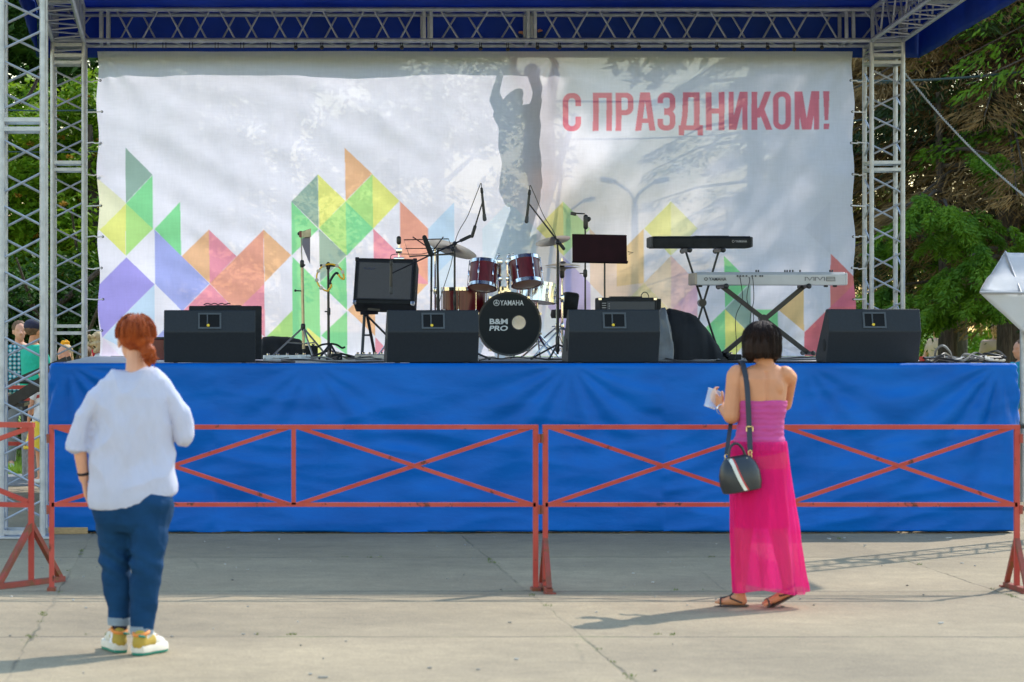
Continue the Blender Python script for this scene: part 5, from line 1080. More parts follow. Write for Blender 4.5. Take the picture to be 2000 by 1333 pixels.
for hl, te, ank in ((h1, t1, P(1445, 1160)), (h2, t2, P(1541, 1150))):
    d = (te - hl).normalized(); r = d.cross(EZ).normalized(); dn = r.cross(d) * -1; dn = dn if dn.z < 0 else -dn
    t = bpy.data.objects.new('sandal', None); COL.objects.link(t); t.parent = w2; t['_o'] = w2['_o']
    prof = lambda o: [hl - d * .035 + r * a + d * b_ + dn * (.024 + o) for a, b_ in ((0, 0), (.028, .01), (.032, .06), (.038, .12), (.036, .17), (.01, .2), (-.01, .2), (-.034, .17), (-.036, .12), (-.03, .06), (-.026, .01))]
    MB().loft([prof(0), prof(.010)]).build('sole', M['sandal'], t)
    q = MB(); q.path([te + r * a + EZ * (z) for a, z in ((-.036, -.02), (-.03, .012), (0, .024), (.03, .012), (.036, -.02))], .005); mid = te * .5 + ank * .5
    q.path([te + EZ * .02, mid + EZ * .012, ank + d * .035 + EZ * .01], .005); q.path([ank + (d * math.cos(a) + r * math.sin(a)) * .036 + EZ * .01 for a in [R(x) for x in range(0, 360, 20)]], .005, 6, True); q.path([hl + r * .03 - EZ * .01, mid + r * .026, mid + EZ * .014, mid - r * .026, hl - r * .03 - EZ * .01], .005)
    q.build('straps', M['sandal'], t, True)
# bag hanging from her shoulder
bag = thing('handbag', tuple(P(1443, 960, -.12)), 'black handbag with white and red stripe at the hip of the woman in pink', 'handbag')
M['leather'] = mat('black_leather', (.018, .022, .028), .35, 0, .15, 20, .001, 90)
c = P(1444, 924, -.17); rt = Matrix.Rotation(R(-9), 3, 'Y') @ Matrix.Rotation(R(18), 3, 'Z')
q = MB()
def bring(z, rx, ry): return [c + rt @ Vector((rx * math.copysign(abs(math.cos(a)) ** .6, math.cos(a)), ry * math.copysign(abs(math.sin(a)) ** .7, math.sin(a)), z)) for a in [2 * math.pi * i / 36 for i in range(36)]]
BR = [(-.108, .095, .05), (-.103, .112, .062), (-.06, .122, .068), (.0, .120, .066), (.05, .104, .056), (.085, .080, .036), (.098, .06, .018)]
q.loft([bring(*x) for x in BR]); q.build('bag_body', M['leather'], bag, True)
def brp(x, z, o=.003):      # point on the camera side of the bag
    for (z0, a0, b0_), (z1, a1, b1) in zip(BR[:-1], BR[1:]):
        if z0 <= z <= z1:
            t_ = (z - z0) / (z1 - z0); rx = a0 + (a1 - a0) * t_; ry = b0_ + (b1 - b0_) * t_; break
    cx = min(.98, abs(x) / rx) ** (1 / .6); return c + rt @ Vector((x, -ry * math.sqrt(max(0, 1 - cx * cx)) ** .7 - o, z))
for x0, wd, mm in ((-.070, .022, mat('white_stripe', (.7, .68, .6), .5)), (-.048, .011, mat('red_stripe', (.42, .03, .03), .5))):
    va = []; zs = [-.10 + .19 * i / 20 for i in range(21)]
    for z in zs:
        x = x0 + .05 * ((.09 - z) / .19) ** 2.2 - .0; va += [brp(x, z), brp(x + wd, z)]
    raw('stripe', [tuple(v) for v in va], [(2 * i, 2 * i + 1, 2 * i + 3, 2 * i + 2) for i in range(20)], mm, bag, True)
MB().path([c + rt @ Vector((.03 + .052 * math.cos(a) - .035, -.012, .085 + .085 * math.sin(a))) for a in [R(x) for x in range(0, 181, 12)]], .008).build('handle', M['leather'], bag, True)
M['gold'] = mat('pale_gold', (.7, .55, .3), .3, 1)
MB().path([c + rt @ Vector((.068, -.045, -.02)), c + rt @ Vector((.064, -.05, .03)), c + rt @ Vector((.04, -.035, .08))], .004).build('zip', M['gold'], bag, True)
def band(pts, w, th, m, root, name, side=EX):
    pts = smoothp(pts, 8); q = MB(); rings = []
    for i, p in enumerate(pts):
        d = (pts[min(i + 1, len(pts) - 1)] - pts[max(i - 1, 0)]).normalized(); s = (side - d * side.dot(d)).normalized(); n = d.cross(s); rings.append([p + s * w / 2 + n * th / 2, p - s * w / 2 + n * th / 2, p - s * w / 2 - n * th / 2, p + s * w / 2 - n * th / 2])
    q.loft(rings); return q.build(name, m, root)
M['strap'] = mat('navy_strap', (.022, .028, .045), .6)
band([P(1448, 716, .10), P(1447, 708, .045), P(1449, 706, -.0), P(1453, 720, -.05), P(1458, 745, -.085), P(1461, 785, -.118), P(1463, 830, -.125), P(1465, 880, -.16)], .030, .005, M['strap'], bag, 'shoulder_strap')
band([P(1448, 716, .10), P(1444, 770, .12), P(1430, 815, .04), P(1424, 850, -.10), P(1419, 888, -.17)], .024, .005, M['strap'], bag, 'shoulder_strap')
for p in (P(1465, 884, -.165), P(1419, 892, -.17)):
    q = MB()
    for k in range(3): q.path([p + Vector((.010 * math.cos(a), 0, .012 * math.sin(a) - k * .022)) for a in [R(x) for x in range(0, 360, 40)]], .0035, 5, True)
    q.build('ring_clip', M['gold'], bag, True)
q = MB(); pb = P(1464, 838, -.135); q.box(pb - EX * .018, (.006, .008, .03)); q.box(pb + EX * .018, (.006, .008, .03)); q.box(pb + EZ * .013, (.04, .008, .005)); q.build('buckle', M['gold'], bag)
# clear plastic cups
cup = thing('plastic_cup', tuple(P(1390, 790, .25)), 'clear plastic cup held low in the left hand of the woman in pink', 'cup')
M['clear'] = mat('clear_plastic', (.75, .8, .9), .08, 0, .02, 5, see=.62, spec=.8)
ax = (P(1397, 766, .24) - P(1386, 796, .24)).normalized(); MB().lathe([(.034, 0), (.040, .05), (.046, .105)], P(1386, 796, .24), ax, 28, False).build('cup_wall', M['clear'], cup, True)
MB().lathe([(.001, .006), (.030, .006), (.035, 0), (.034, -.002), (.030, .002), (.001, .002)], P(1386, 796, .24), ax, 28, False).build('cup_base', mat('frosted_plastic', (.75, .78, .82), .2, see=.3), cup, True)
q = MB(); o_ = P(1397, 766, .24) + ax * .005; u_, w_ = frame(ax); q.path([P(1386, 796, .24) + ax * .105 + (u_ * math.cos(a) + w_ * math.sin(a)) * .046 for a in [R(x) for x in range(0, 360, 15)]], .0022, 6, True); q.build('cup_rim', mat('rim_plastic', (.8, .82, .85), .1, see=.2), cup, True)
MB().lathe([(.029, -.004), (.0325, 0), (.029, .004)], P(1410, 800, .15), (P(1427, 812, -.02) - P(1411, 795, .19)), 20, False).build('bracelet', M['chrome'], w2, True)

# --- background people ---
def figure(x, y, f, h, lab, shirt, pants, hairm, hair='short', skirt=False, arms=((-.05, .12, -.30), (-.0, .28, -.28)), vox=.011, cap_m=None, bow=None, zoff=0, sleeve=.55, shoes=None, group=None, cat='person', skin=None):
    root = thing('person', (x, y, zoff), lab, cat, group); f = Vector((math.sin(R(f)), math.cos(R(f)), 0)); r = Vector((f.y, -f.x, 0)); k = h / 1.7
    Q = lambda a, b_, z: Vector((x, y, zoff)) + (r * a + f * b_ + EZ * z) * k
    yaw = math.atan2(r.y, r.x); rg_ = lambda a, b_, z, rx, ry: ering(Q(a, b_, z), rx * k, ry * k, 28, yaw); sk = skin or M['skinw']
    b = MB(); head(b, Q(0, .02, 1.575), f, k * (1.06 if h < 1.5 else .98)); b.cap(Q(0, 0, 1.50), Q(0, -.01, 1.40), .05 * k, .055 * k)
    b.loft([rg_(0, 0, 1.44, .07, .055), rg_(0, 0, 1.40, .16, .08), rg_(0, 0, 1.30, .165, .105), rg_(0, 0, 1.10, .135, .10), rg_(0, 0, .95, .16, .115), rg_(0, 0, .86, .14, .10)])
    hands = []
    for s, (ex, ey, ez) in zip((-1, 1), arms):
        sh = Q(s * .175, 0, 1.37); el = sh + (r * s * abs(.05) + f * ey * .3 - EZ * .27) * k; wr = el + (r * s * ex + f * ey + EZ * (ez + .05)) * k * .9
        b.cap(sh, el, .046 * k, .037 * k, 10); b.cap(el, wr, .036 * k, .024 * k, 10); hand(b, wr, (wr - el), -r * s, f, .4, k * .95); hands.append((sh, el))
    for s in (-1, 1):
        hp, kn, an = Q(s * .085, 0, .90), Q(s * .09, .02, .47), Q(s * .095, -.01, .085); b.cap(hp, kn, .085 * k, .054 * k); b.cap(kn, an, .052 * k, .034 * k); b.cap(an, Q(s * .10, .14, .035), .034 * k, .03 * k)
    organic(b, 'body', sk, root, vox, 2)
    c_ = MB(); c_.loft([rg_(0, 0, 1.43, .085, .065), rg_(0, 0, 1.415, .17, .09), rg_(0, 0, 1.30, .185, .125), rg_(0, 0, 1.10, .165, .125), rg_(0, 0, .90, .19, .14), rg_(0, 0, .86, .18, .13)])
    for sh, el in hands: c_.cap(sh, sh + (el - sh) * sleeve, .060 * k, .058 * k)
    organic(c_, 'shirt', shirt, root, vox, 2, lambda v: .012 * fbm(v.x * 8, v.y * 8, v.z * 8))
    p_ = MB()
    if skirt: p_.loft([rg_(0, 0, 1.0, .15, .12), rg_(0, 0, .9, .19, .15), rg_(0, 0, .5, .32, .28), rg_(0, 0, .49, .30, .26)])
    else:
        p_.loft([rg_(0, 0, 1.0, .16, .12), rg_(0, 0, .88, .18, .135), rg_(0, 0, .80, .15, .11)])
        for s in (-1, 1): p_.cap(Q(s * .088, 0, .86), Q(s * .09, .02, .47), .098 * k, .070 * k); p_.tube(Q(s * .09, .02, .47), Q(s * .095, -.01, .09), .070 * k, .055 * k, 14)
    organic(p_, 'skirt' if skirt else 'trousers', pants, root, vox, 2, lambda v: .008 * fbm(v.x * 9, v.y * 9, v.z * 9))
    for s in (-1, 1): q = MB(); q.cap(Q(s * .097, -.03, .045), Q(s * .105, .15, .035), .042 * k, .036 * k); q.build('shoe', shoes or M['white'], root, True)
    hb = MB(); rot = Matrix((r, f, EZ)).transposed(); hb.ell(Q(0, -.012, 1.612), (.088 * k, .100 * k, .088 * k), rot)
    if hair == 'long': hb.cap(Q(0, -.06, 1.58), Q(0, -.09, 1.38), .075 * k, .06 * k)
    if hair == 'tail': hb.cap(Q(0, -.09, 1.60), Q(0, -.14, 1.45), .035 * k, .025 * k)
    if hair == 'curly':
        for i in range(40): a = random.uniform(0, 6.28); z = random.uniform(-.14, .08); hb.ell(Q(.095 * math.cos(a), -.03 + .095 * math.sin(a) - .02, 1.59 + z), .028 * k, seg=8, rings=6)
    organic(hb, 'hair', hairm, root, vox * .8, 1, lambda v: .004 * fbm(v.x * 40, v.y * 40, v.z * 15))
    for s in (-1, 1): MB().ell(Q(s * .031, .084, 1.592), (.010 * k, .006 * k, .004 * k), seg=8, rings=6).build('eye', M['eye'], root, True)
    if cap_m:
        q = MB(); q.ell(Q(0, -.005, 1.635), (.098 * k, .112 * k, .078 * k), rot); q.build('cap', cap_m, root, True)
    if bow:
        q = MB()
        for i in range(14): a = random.uniform(0, 6.28); q.ell(Q(.03 + .035 * math.cos(a), -.03 + .03 * math.sin(a), 1.70 + random.uniform(-.02, .035)), .024 * k, seg=10, rings=6)
        q.build('hair_bow', bow, root, True)
    return root, Q
def check_material():
    m = bpy.data.materials.new('checked_cotton'); m.use_nodes = True; nt = m.node_tree; N = nt.nodes; L = nt.links; b = N['Principled BSDF']; tc = N.new('ShaderNodeTexCoord')
    fac = []
    for ax_ in ('X', 'Z'):
        wv = N.new('ShaderNodeTexWave'); wv.bands_direction = ax_; wv.inputs['Scale'].default_value = 6.5; wv.inputs['Distortion'].default_value = .6; L.new(tc.outputs['Object'], wv.inputs[0])
        r_ = N.new('ShaderNodeMapRange'); r_.inputs[1].default_value = .45; r_.inputs[2].default_value = .55; L.new(wv.outputs['Fac'], r_.inputs[0]); fac.append(r_.outputs[0])
    ad = N.new('ShaderNodeMath'); ad.operation = 'ADD'; L.new(fac[0], ad.inputs[0]); L.new(fac[1], ad.inputs[1]); dv = N.new('ShaderNodeMath'); dv.operation = 'MULTIPLY'; dv.inputs[1].default_value = .5; L.new(ad.outputs[0], dv.inputs[0])
    rp = N.new('ShaderNodeValToRGB'); rp.color_ramp.elements[0].color = (.55, .58, .6, 1); rp.color_ramp.elements[1].color = (.01, .04, .06, 1); e = rp.color_ramp.elements.new(.5); e.color = (.03, .26, .30, 1); L.new(dv.outputs[0], rp.inputs[0]); L.new(rp.outputs[0], b.inputs['Base Color']); b.inputs['Roughness'].default_value = .85; return m
M['brownhair'] = HAIR('brown_hair', (.09, .05, .028), (.20, .12, .07)); M['blondhair'] = HAIR('blond_hair', (.38, .26, .13), (.6, .45, .26))
M['trousers'] = cloth('black_trousers', (.012, .012, .015)); M['teal'] = cloth('teal_cotton', (.01, .40, .27)); M['greycotton'] = cloth('grey_cotton', (.2, .2, .22)); M['whitecotton'] = cloth('white_cotton_plain', (.7, .7, .72)); M['yellowcloth'] = cloth('yellow_satin', (.8, .55, .02), .5)
Yp = 31.5
figure(GX(38, Yp + 1.2), Yp + 1.2, 168, 1.70, 'woman in a teal and white checked shirt standing behind the boy in teal', check_material(), M['greycotton'], M['brownhair'], 'short', arms=((.0, .1, -.28), (-.05, .12, -.28)))
rt_, Q = figure(GX(66, Yp - .5), Yp - .5, 55, 1.70, 'boy in a teal T-shirt and dark cap seen through the left tower', M['teal'], M['trousers'], M['brownhair'], 'short', arms=((-.05, .22, -.12), (-.05, .25, -.10)), cap_m=cloth('navy_cap', (.02, .02, .045)), skin=M['skint'])
q = MB(); q.path([Q(.17 * math.cos(a), .135 * math.sin(a), 1.03) for a in [R(x) for x in range(0, 360, 15)]], .022, 6, True); q.build('belt', M['black'], rt_, True)
figure(GX(128, 30.3), 30.3, 215, 1.44, 'girl with a bright orange hair bow between the left towers', M['whitecotton'], M['yellowcloth'], M['blondhair'], 'tail', True, bow=cloth('orange_satin', (.85, .38, .01)))
figure(GX(88, 29.6), 29.6, 320, 1.25, 'child in white blouse and yellow skirt half hidden by the left tower leg', M['whitecotton'], M['yellowcloth'], M['brownhair'], 'tail', True)
figure(GX(167, 31.2), 31.2, 20, 1.42, 'brown-haired child whose head shows between the left rear tower and the banner', M['greycotton'], M['trousers'], M['brownhair'], 'short')
rt_, Q = figure(GX(196, 31.6), 31.6, 60, 1.58, 'curly blond girl with a red scrunchie peeking past the left edge of the banner', M['whitecotton'], M['trousers'], M['blondhair'], 'curly')
q = MB(); q.path([Q(-.02 + .035 * math.cos(a), -.10, 1.43 + .03 * math.sin(a)) for a in [R(x) for x in range(0, 360, 30)]], .02, 8, True); q.build('scrunchie', cloth('red_satin', (.7, .03, .05)), rt_, True)
for k, (px, y, lab) in enumerate(((1945, 45, 'far-off spectator under the spruces at the right edge'), (1830, 52, 'far-off spectator between the spruce trunks'))):
    figure(GX(px, y), y, 200 + 40 * k, 1.7, lab, cloth('pale_top', (.6, .4, .3)), M['greycotton'], M['brownhair'], vox=.02)
figure(GX(1996, 29.5), 29.5, 250, 1.5, 'person in a turquoise top cut by the right edge of the photo under the tent', cloth('turquoise_cotton', (.01, .28, .42)), cloth('blue_cotton', (.01, .04, .25)), M['brownhair'])

# --- worker on the ladder behind the banner ---
Y = 29.08
w3 = thing('person', (P(1030, 480).x, Y, P(1030, 480).z), 'worker in grey T-shirt and dark shorts on a ladder, arms raised, seen through the banner', 'person')
b = MB(); head(b, P(1016, 181, 0), (-.35, -1, 0), .98); b.cap(P(1018, 188, .02), P(1026, 204, .02), .05, .055)
b.loft([ering(P(1026, 200), .07, .06), ering(P(1029, 208), .155, .085), ering(P(1030, 235), .155, .11), ering(P(1031, 275), .125, .10), ering(P(1030, 305), .145, .11), ering(P(1030, 322), .13, .1)])
b.cap(P(1002, 204), P(979, 168, -.02), .045, .038); b.cap(P(979, 168, -.02), P(986, 122, -.05), .036, .026); hand(b, P(986, 121, -.05), (.35, -.1, 1), (0, -1, 0), (1, 0, 0), .5)
b.cap(P(1055, 205), P(1062, 158, -.02), .046, .038); b.cap(P(1062, 158, -.02), P(1040, 118, -.05), .038, .026); hand(b, P(1040, 117, -.05), (-.4, -.1, 1), (0, -1, 0), (-1, 0, 0), .5)
for s, kx, ax in ((-1, 1020, 1018), (1, 1042, 1036)): b.cap(P(1030 + s * 15, 325), P(kx, 398, -.08), .082, .055); b.cap(P(kx, 398, -.08), P(ax, 470, .0), .052, .034); b.cap(P(ax, 472, .0), P(ax - 4, 478, -.14), .034, .03)
organic(b, 'body', M['skint'], w3, .012, 2)
q = MB(); q.loft([ering(P(1026, 202), .075, .07), ering(P(1029, 206), .175, .10), ering(P(1030, 240), .175, .13), ering(P(1031, 275), .145, .12), ering(P(1030, 310), .165, .13)]); q.cap(P(1005, 208), P(994, 190), .06, .056); q.cap(P(1054, 208), P(1060, 180), .06, .056); organic(q, 't_shirt', cloth('dark_grey_cotton', (.07, .07, .085)), w3, .012, 2)
q = MB(); q.loft([ering(P(1030, 302), .15, .12), ering(P(1030, 322), .165, .13), ering(P(1030, 335), .14, .11)])
for s in (-1, 1): q.cap(P(1030 + s * 15, 328), P(1030 + s * 14, 362, -.04), .09, .08)
organic(q, 'shorts', cloth('navy_shorts', (.02, .02, .035)), w3, .012, 2)
q = MB(); q.ell(P(1016, 173, .02), (.085, .10, .085)); organic(q, 'hair', M['brownhair'], w3, .012, 1)
for a in (1018, 1036): MB().cap(P(a, 478, .03), P(a - 4, 480, -.16), .042, .036).build('shoe', M['black'], w3, True)
w3.location.x += .12; w3.location.z += .17
t = thing('ladder', tuple(A(990, 900, 29.4)), 'leaning aluminium ladder under the worker behind the banner', 'ladder')
def onground(p, q_): return p + (q_ - p) * ((p.z - .03) / (p.z - q_.z))
ra, rb2 = A(1124, 222, 29.35), A(1074, 296, 29.2); ga, gb = onground(ra, A(1048, 440, 29.6)), onground(rb2, A(1018, 440, 29.3)); ga = Vector((GX(905, 29.5), 29.5, .03)); gb = Vector((GX(865, 29.3), 29.3, .03))
M['ladder'] = mat('dark_ladder_metal', (.10, .10, .12), .6, .2)
MB().bar(ra, ga, .085, .05, EY).build('rail', M['ladder'], t); MB().bar(rb2, gb, .085, .05, EY).build('rail', M['ladder'], t)
for k in range(13):
    u_ = .06 + .075 * k; MB().tube(ra + (ga - ra) * (u_ + .04), rb2 + (gb - rb2) * u_, .018).build('rung', M['ladder'], t)
t2_ = [(A(1098, 330, 29.8), Vector((GX(1020, 30.9), 30.9, .03)))]
for a, c in t2_: MB().bar(a, c, .06, .03, EY).build('back_leg', M['ladder'], t)
# ------------------------------------------------------------ objects at the edges
t = thing('concrete_bin', (GX(84, 30.3), 30.3, 0), 'grey concrete litter bin on the pavement seen through the left tower', 'litter bin')
MB().lathe([(.20, 0), (.22, .02), (.23, .5), (.235, .54)], (GX(84, 30.3), 30.3, 0), EZ, 12).build('bin_body', M['stone'], t, True); MB().lathe([(.19, .54), (.24, .545), (.24, .60), (.20, .62), (.19, .58)], (GX(84, 30.3), 30.3, 0), EZ, 12).build('bin_rim', mat('steel_rim', (.45, .46, .48), .4, .8), t, True)
t['_o'] = t['_o']
# black steps going up to the stage
t = thing('stage_steps', (-2.1, 26, 0), 'black steel steps with handrail leading up to the left side of the stage', 'steps')
for yy in (27.2, 28.0):
    MB().bar((-2.75, yy, .42), (XL - .12, yy, 1.26), .10, .04).build('stringer', M['blackm'], t); MB().bar((-2.75, yy, 1.05 - .3), (XL - .15, yy, 1.62 - .3), .04, .04).build('handrail', M['blackm'], t)
for k in range(6): MB().box((-2.6 + .22 * k, 27.6, .46 + .14 * k), (.24, .8, .035)).build('tread', M['blackm'], t)
for x in (-2.7, -1.5): MB().bar((x, 27.2, 0), (x, 27.2, .5 if x < -2 else 1.2), .05, .05, EX).build('support', M['blackm'], t)
# low kerb behind
g = MB(); g.add([(-30, 29.2, .004), (XL - .4, 29.2, .004), (XL - .4, 31.6, .004), (-30, 31.6, .004)], [(0, 1, 2, 3)]); o = g.build('path', M['stone']); tag(o, 'grey path edge behind the left tower', 'path', kind='structure')
g = MB(); g.add([(-40, 31.6, .006), (XL - .2, 31.6, .006), (XL - .2, 60, .006), (-40, 60, .006)], [(0, 1, 2, 3)]); tag(g.build('grass_bed', M['grass']), 'bright sunlit grass behind the left tower', 'grass', kind='structure')
pts = np.c_[RNG.uniform(-4.5, -.8, 400), RNG.uniform(31.6, 35, 400), np.zeros(400)]; v, f = blades(pts, 14000, .06, .09, .006); M['blade'] = mat('grass_blades', (.14, .26, .02), .8, 0, .4, 3, trans=.4, col2=(.30, .42, .05))
tag(raw('grass', v, f, M['blade']), 'tufts of bright green grass behind the left tower', 'grass', kind='stuff')
# white marquee at right
t = thing('market_tent', (GX(2080, 27.5), 27.5, 0), 'white pointed tent reaching in at the right edge of the photo', 'tent'); M['tent'] = mat('white_tent_cloth', (.78, .78, .8), .6, 0, .04, 3, .006, 7, trans=.5)
c0 = A(1913, 572, 26.4); pk = A(1962, 492, 27.3); 
def tentsheet(name, pts, sag=.02): return sheet(name, pts, 16, 12, M['tent'], t, sag, .003, 2.5)
e1 = A(2150, 574, 26.4); r1 = A(2150, 488, 27.3); lw = A(2000, 652, 26.5); lw2 = A(2150, 655, 26.5)
tentsheet('roof_panel', [c0, e1, r1, pk], .03); tentsheet('side_panel', [c0, e1 + EY * .02, A(2150, 660, 26.42), A(1999, 652, 26.42)], .03); cb = A(1930, 560, 29.6); tentsheet('roof_panel', [cb, c0, pk, A(1966, 496, 28.5)], .02)
q = MB(); q.tube(c0 + EY * .0 - EY * .02, e1 - EY * .02, .012); q.tube(pk - EY * .03, A(1995, 574, 26.38), .010); q.build('ridge_seam', mat('grey_tent_tube', (.35, .35, .37), .5), t, True)
q = MB(); q.tube(A(1996, 574, 26.55), Vector((GX(1996, 26.55), 26.55, 0)), .02); q.build('tent_pole', M['alu'], t, True)
t = thing('folding_table', (GX(2000, 26), 26, 0), 'cluttered dark table under the tent at the right edge', 'table')
MB().box((GX(2050, 26), 26, .72), (.8, .5, .03)).build('table_top', M['blackm'], t)
for s in (-.36, .36): MB().box((GX(2050, 26) + s, 26, .36), (.03, .4, .7)).build('leg', M['blackm'], t)
# overhead cables, guy chain
def wire(p, q_, sag, r, m, name, lab, cat, grp=None):
    p = Vector(p); q_ = Vector(q_); pts = [p + (q_ - p) * t_ - EZ * sag * 4 * t_ * (1 - t_) for t_ in [i / 30 for i in range(31)]]; o = MB().path(pts, r, 6).build(name, m, None, True); return tag(o, lab, cat, grp)
def twist(p, q_, r, m):
    q = MB()
    for ph in (0, math.pi):
        q.path([p + (q_ - p) * t_ + Vector((math.cos(t_ * 260 + ph), 0, math.sin(t_ * 260 + ph))) * r - EZ * .1 * 4 * t_ * (1 - t_) for t_ in [i / 400 for i in range(401)]], r * .8, 5)
    return q
o = twist(A(1762, 136, 28.8), A(2040, 412, 27.6), .007, M['rope']).build('guy_rope', mat('grey_rope', (.33, .34, .34), .8), None, True); tag(o, 'twisted grey guy rope running down right from the right tower', 'rope')
M['wire'] = mat('green_black_wire', (.03, .055, .06), .6)
wire(A(1640, 158, 33), A(2060, 131, 36), .06, .016, M['wire'], 'overhead_cable', 'dark overhead cable crossing in front of the spruces near the top right', 'cable', 'overhead cables')
wire(A(1080, 197, 42), A(1750, 160, 36), .1, .016, M['wire'], 'overhead_cable', 'dark overhead cable passing behind the lettering of the banner', 'cable', 'overhead cables')
wire(A(1080, 272, 42), A(1760, 224, 36), .1, .012, M['wire'], 'overhead_cable', 'thin overhead cable just under the lettering, seen through the banner', 'cable', 'overhead cables')
wire(A(-60, 213, 34), A(230, 214, 34), .02, .01, M['wire'], 'overhead_cable', 'thin dark cable behind the left towers, upper of two', 'cable', 'overhead cables'); wire(A(-60, 294, 34), A(230, 295, 34), .02, .008, M['wire'], 'overhead_cable', 'thin dark cable behind the left towers, lower of two', 'cable', 'overhead cables')
o = twist(A(32, 198, 32), A(76, 146, 32), .012, M['rope']).build('hanging_rope', M['bark'], None, True); tag(o, 'short brown rope hanging among leaves behind the far left tower', 'rope')
# street lamps seen through the banner
for px, y0, Yl, lab in ((1240, 345, 62, 'pale double-armed street lamp seen faintly through the banner'), (1110, 372, 80, 'farther double-armed street lamp seen faintly through the banner')):
    base = Vector((GX(px, Yl), Yl, 0)); zt = A(px, y0 + 55, Yl).z; t = thing('street_lamp', tuple(base), lab, 'street lamp', 'double-armed street lamps'); m = mat('galvanised_post', (.5, .5, .5), .6)
    MB().tube(base, base + EZ * zt, .11, .07).build('pole', m, t, True)
    for s in (-1, 1): MB().path(smoothp([base + EZ * zt, base + EZ * (zt + .25) + EX * s * .1, base + EZ * (zt + .5) + EX * s * .45], 6), .035).build('arm', m, t, True); MB().cap(base + EZ * (zt + .5) + EX * s * .45, base + EZ * (zt + .55) + EX * s * .7, .06).build('lamp_head', m, t, True)

# ------------------------------------------------------------ trees
def leafcards(C, n, sig, size, asp=.42, flat=.75):      # C: clump centres (k,3) with radius column 4
    idx = RNG.integers(0, len(C), n); d = RNG.normal(0, 1, (n, 3)); d /= np.linalg.norm(d, axis=1)[:, None]; rad = RNG.uniform(.35, 1, n) ** .5
    P_ = C[idx, :3] + d * (C[idx, 3] * rad)[:, None] * np.array([1, 1, flat])
    a = RNG.uniform(0, 6.283, n); t = np.c_[np.cos(a), np.sin(a), RNG.normal(-.35, .45, n)]; t /= np.linalg.norm(t, axis=1)[:, None]
    up = np.c_[RNG.normal(0, .35, n), RNG.normal(0, .35, n), np.ones(n)]; s = np.cross(t, up); s /= np.linalg.norm(s, axis=1)[:, None]
    L_ = (size * RNG.uniform(.6, 1.35, n))[:, None]; Wd = L_ * asp
    v = np.stack([P_ - t * L_ * .5, P_ + s * Wd * .5, P_ + t * L_ * .5, P_ - s * Wd * .5], 1).reshape(-1, 3); return v, np.arange(n * 4).reshape(-1, 4)
def leafmat(name, c1, c2, tr=.45, see=0): return mat(name, c1, .55, 0, 0, 1.6, 0, trans=tr, col2=c2, spec=.35, see=see)
M['leafY'] = leafmat('rowan_leaf', (.10, .23, .014), (.28, .40, .02), .5); M['leafD'] = leafmat('dark_leaf', (.03, .085, .014), (.07, .15, .02), .4)
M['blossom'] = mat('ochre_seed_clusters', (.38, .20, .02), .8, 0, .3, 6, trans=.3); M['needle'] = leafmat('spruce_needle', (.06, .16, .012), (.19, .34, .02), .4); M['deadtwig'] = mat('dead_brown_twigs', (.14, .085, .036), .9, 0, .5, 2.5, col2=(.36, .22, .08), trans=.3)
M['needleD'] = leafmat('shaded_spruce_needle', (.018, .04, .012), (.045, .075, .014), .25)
def trunk(x, y, h, r, t, lean=0, limbs=6):
    q = MB(); pts = [Vector((x + lean * z / h + .05 * math.sin(z), y, z)) for z in [h * i / 12 for i in range(13)]]; q.path(pts, [r * (1.25 if i == 0 else 1) * (1 - .75 * i / 12) for i in range(13)], 12)
    for k in range(limbs):
        z = h * random.uniform(.3, .85); a = random.uniform(0, 6.28); L_ = random.uniform(.9, 2); p = Vector((x + lean * z / h, y, z)); q.path([p, p + Vector((math.cos(a) * L_ * .5, math.sin(a) * L_ * .5, L_ * .35)), p + Vector((math.cos(a) * L_, math.sin(a) * L_, L_ * .9))], [r * .3, r * .2, r * .07], 7)
    q.build('trunk', M['bark'], t, True)
def broadleaf(x, y, h, rx, nleaf, size, m, lab, zlow=.5, ncl=150, blossom=0, grp='leafy trees behind the banner', cr=.38, low=None):
    t = thing('leafy_tree', (x, y, 0), lab, 'tree', grp); trunk(x, y, h * .85, .16, t)
    d = RNG.normal(0, 1, (ncl, 3)); d /= np.linalg.norm(d, axis=1)[:, None]; rr = RNG.uniform(.25, 1, ncl) ** .6
    zc = (h + zlow) / 2; hz_ = (h - zlow) / 2; C = np.c_[x + d[:, 0] * rr * rx, y + d[:, 1] * rr * rx, zc + d[:, 2] * rr * hz_, RNG.uniform(.6, 1.35, ncl) * cr]
    v, f = leafcards(C, nleaf, .3, size); raw('crown', v, f, m, t)
    if blossom:
        i = RNG.integers(0, ncl, blossom); dd = RNG.normal(0, 1, (blossom, 3)); dd /= np.linalg.norm(dd, axis=1)[:, None]; B = np.c_[C[i, :3] + dd * C[i, 3:4] * np.array([1, 1, .7]), np.full(blossom, .055)]
        v, f = leafcards(B, blossom * 26, .05, .045, .8, .5); raw('seed_clusters', v, f, M['blossom'], t)
    return t
broadleaf(GX(60, 38), 38, 4.9, 1.6, 26000, .13, M['leafY'], 'sunlit rowan-like tree with ochre clusters behind the far left tower', .3, 120, 130)
broadleaf(GX(180, 37), 37.2, 5.0, 1.5, 26000, .13, M['leafY'], 'sunlit leafy tree with ochre clusters behind the left edge of the banner', .3, 120, 150)
broadleaf(GX(-60, 42), 42, 11, 3.4, 30000, .20, M['leafD'], 'tall dark leafy tree above the rowan-like tree at far left', .2, 170, cr=.7)
broadleaf(GX(240, 43), 43, 11, 3.2, 34000, .20, M['leafD'], 'tall dark leafy tree rising behind the left part of the banner', .2, 170, cr=.7)
broadleaf(GX(560, 42), 42, 9.5, 2.9, 20000, .19, M['leafY'], 'broad leafy tree seen faintly through the left half of the banner', 1.4, 110, cr=.6)
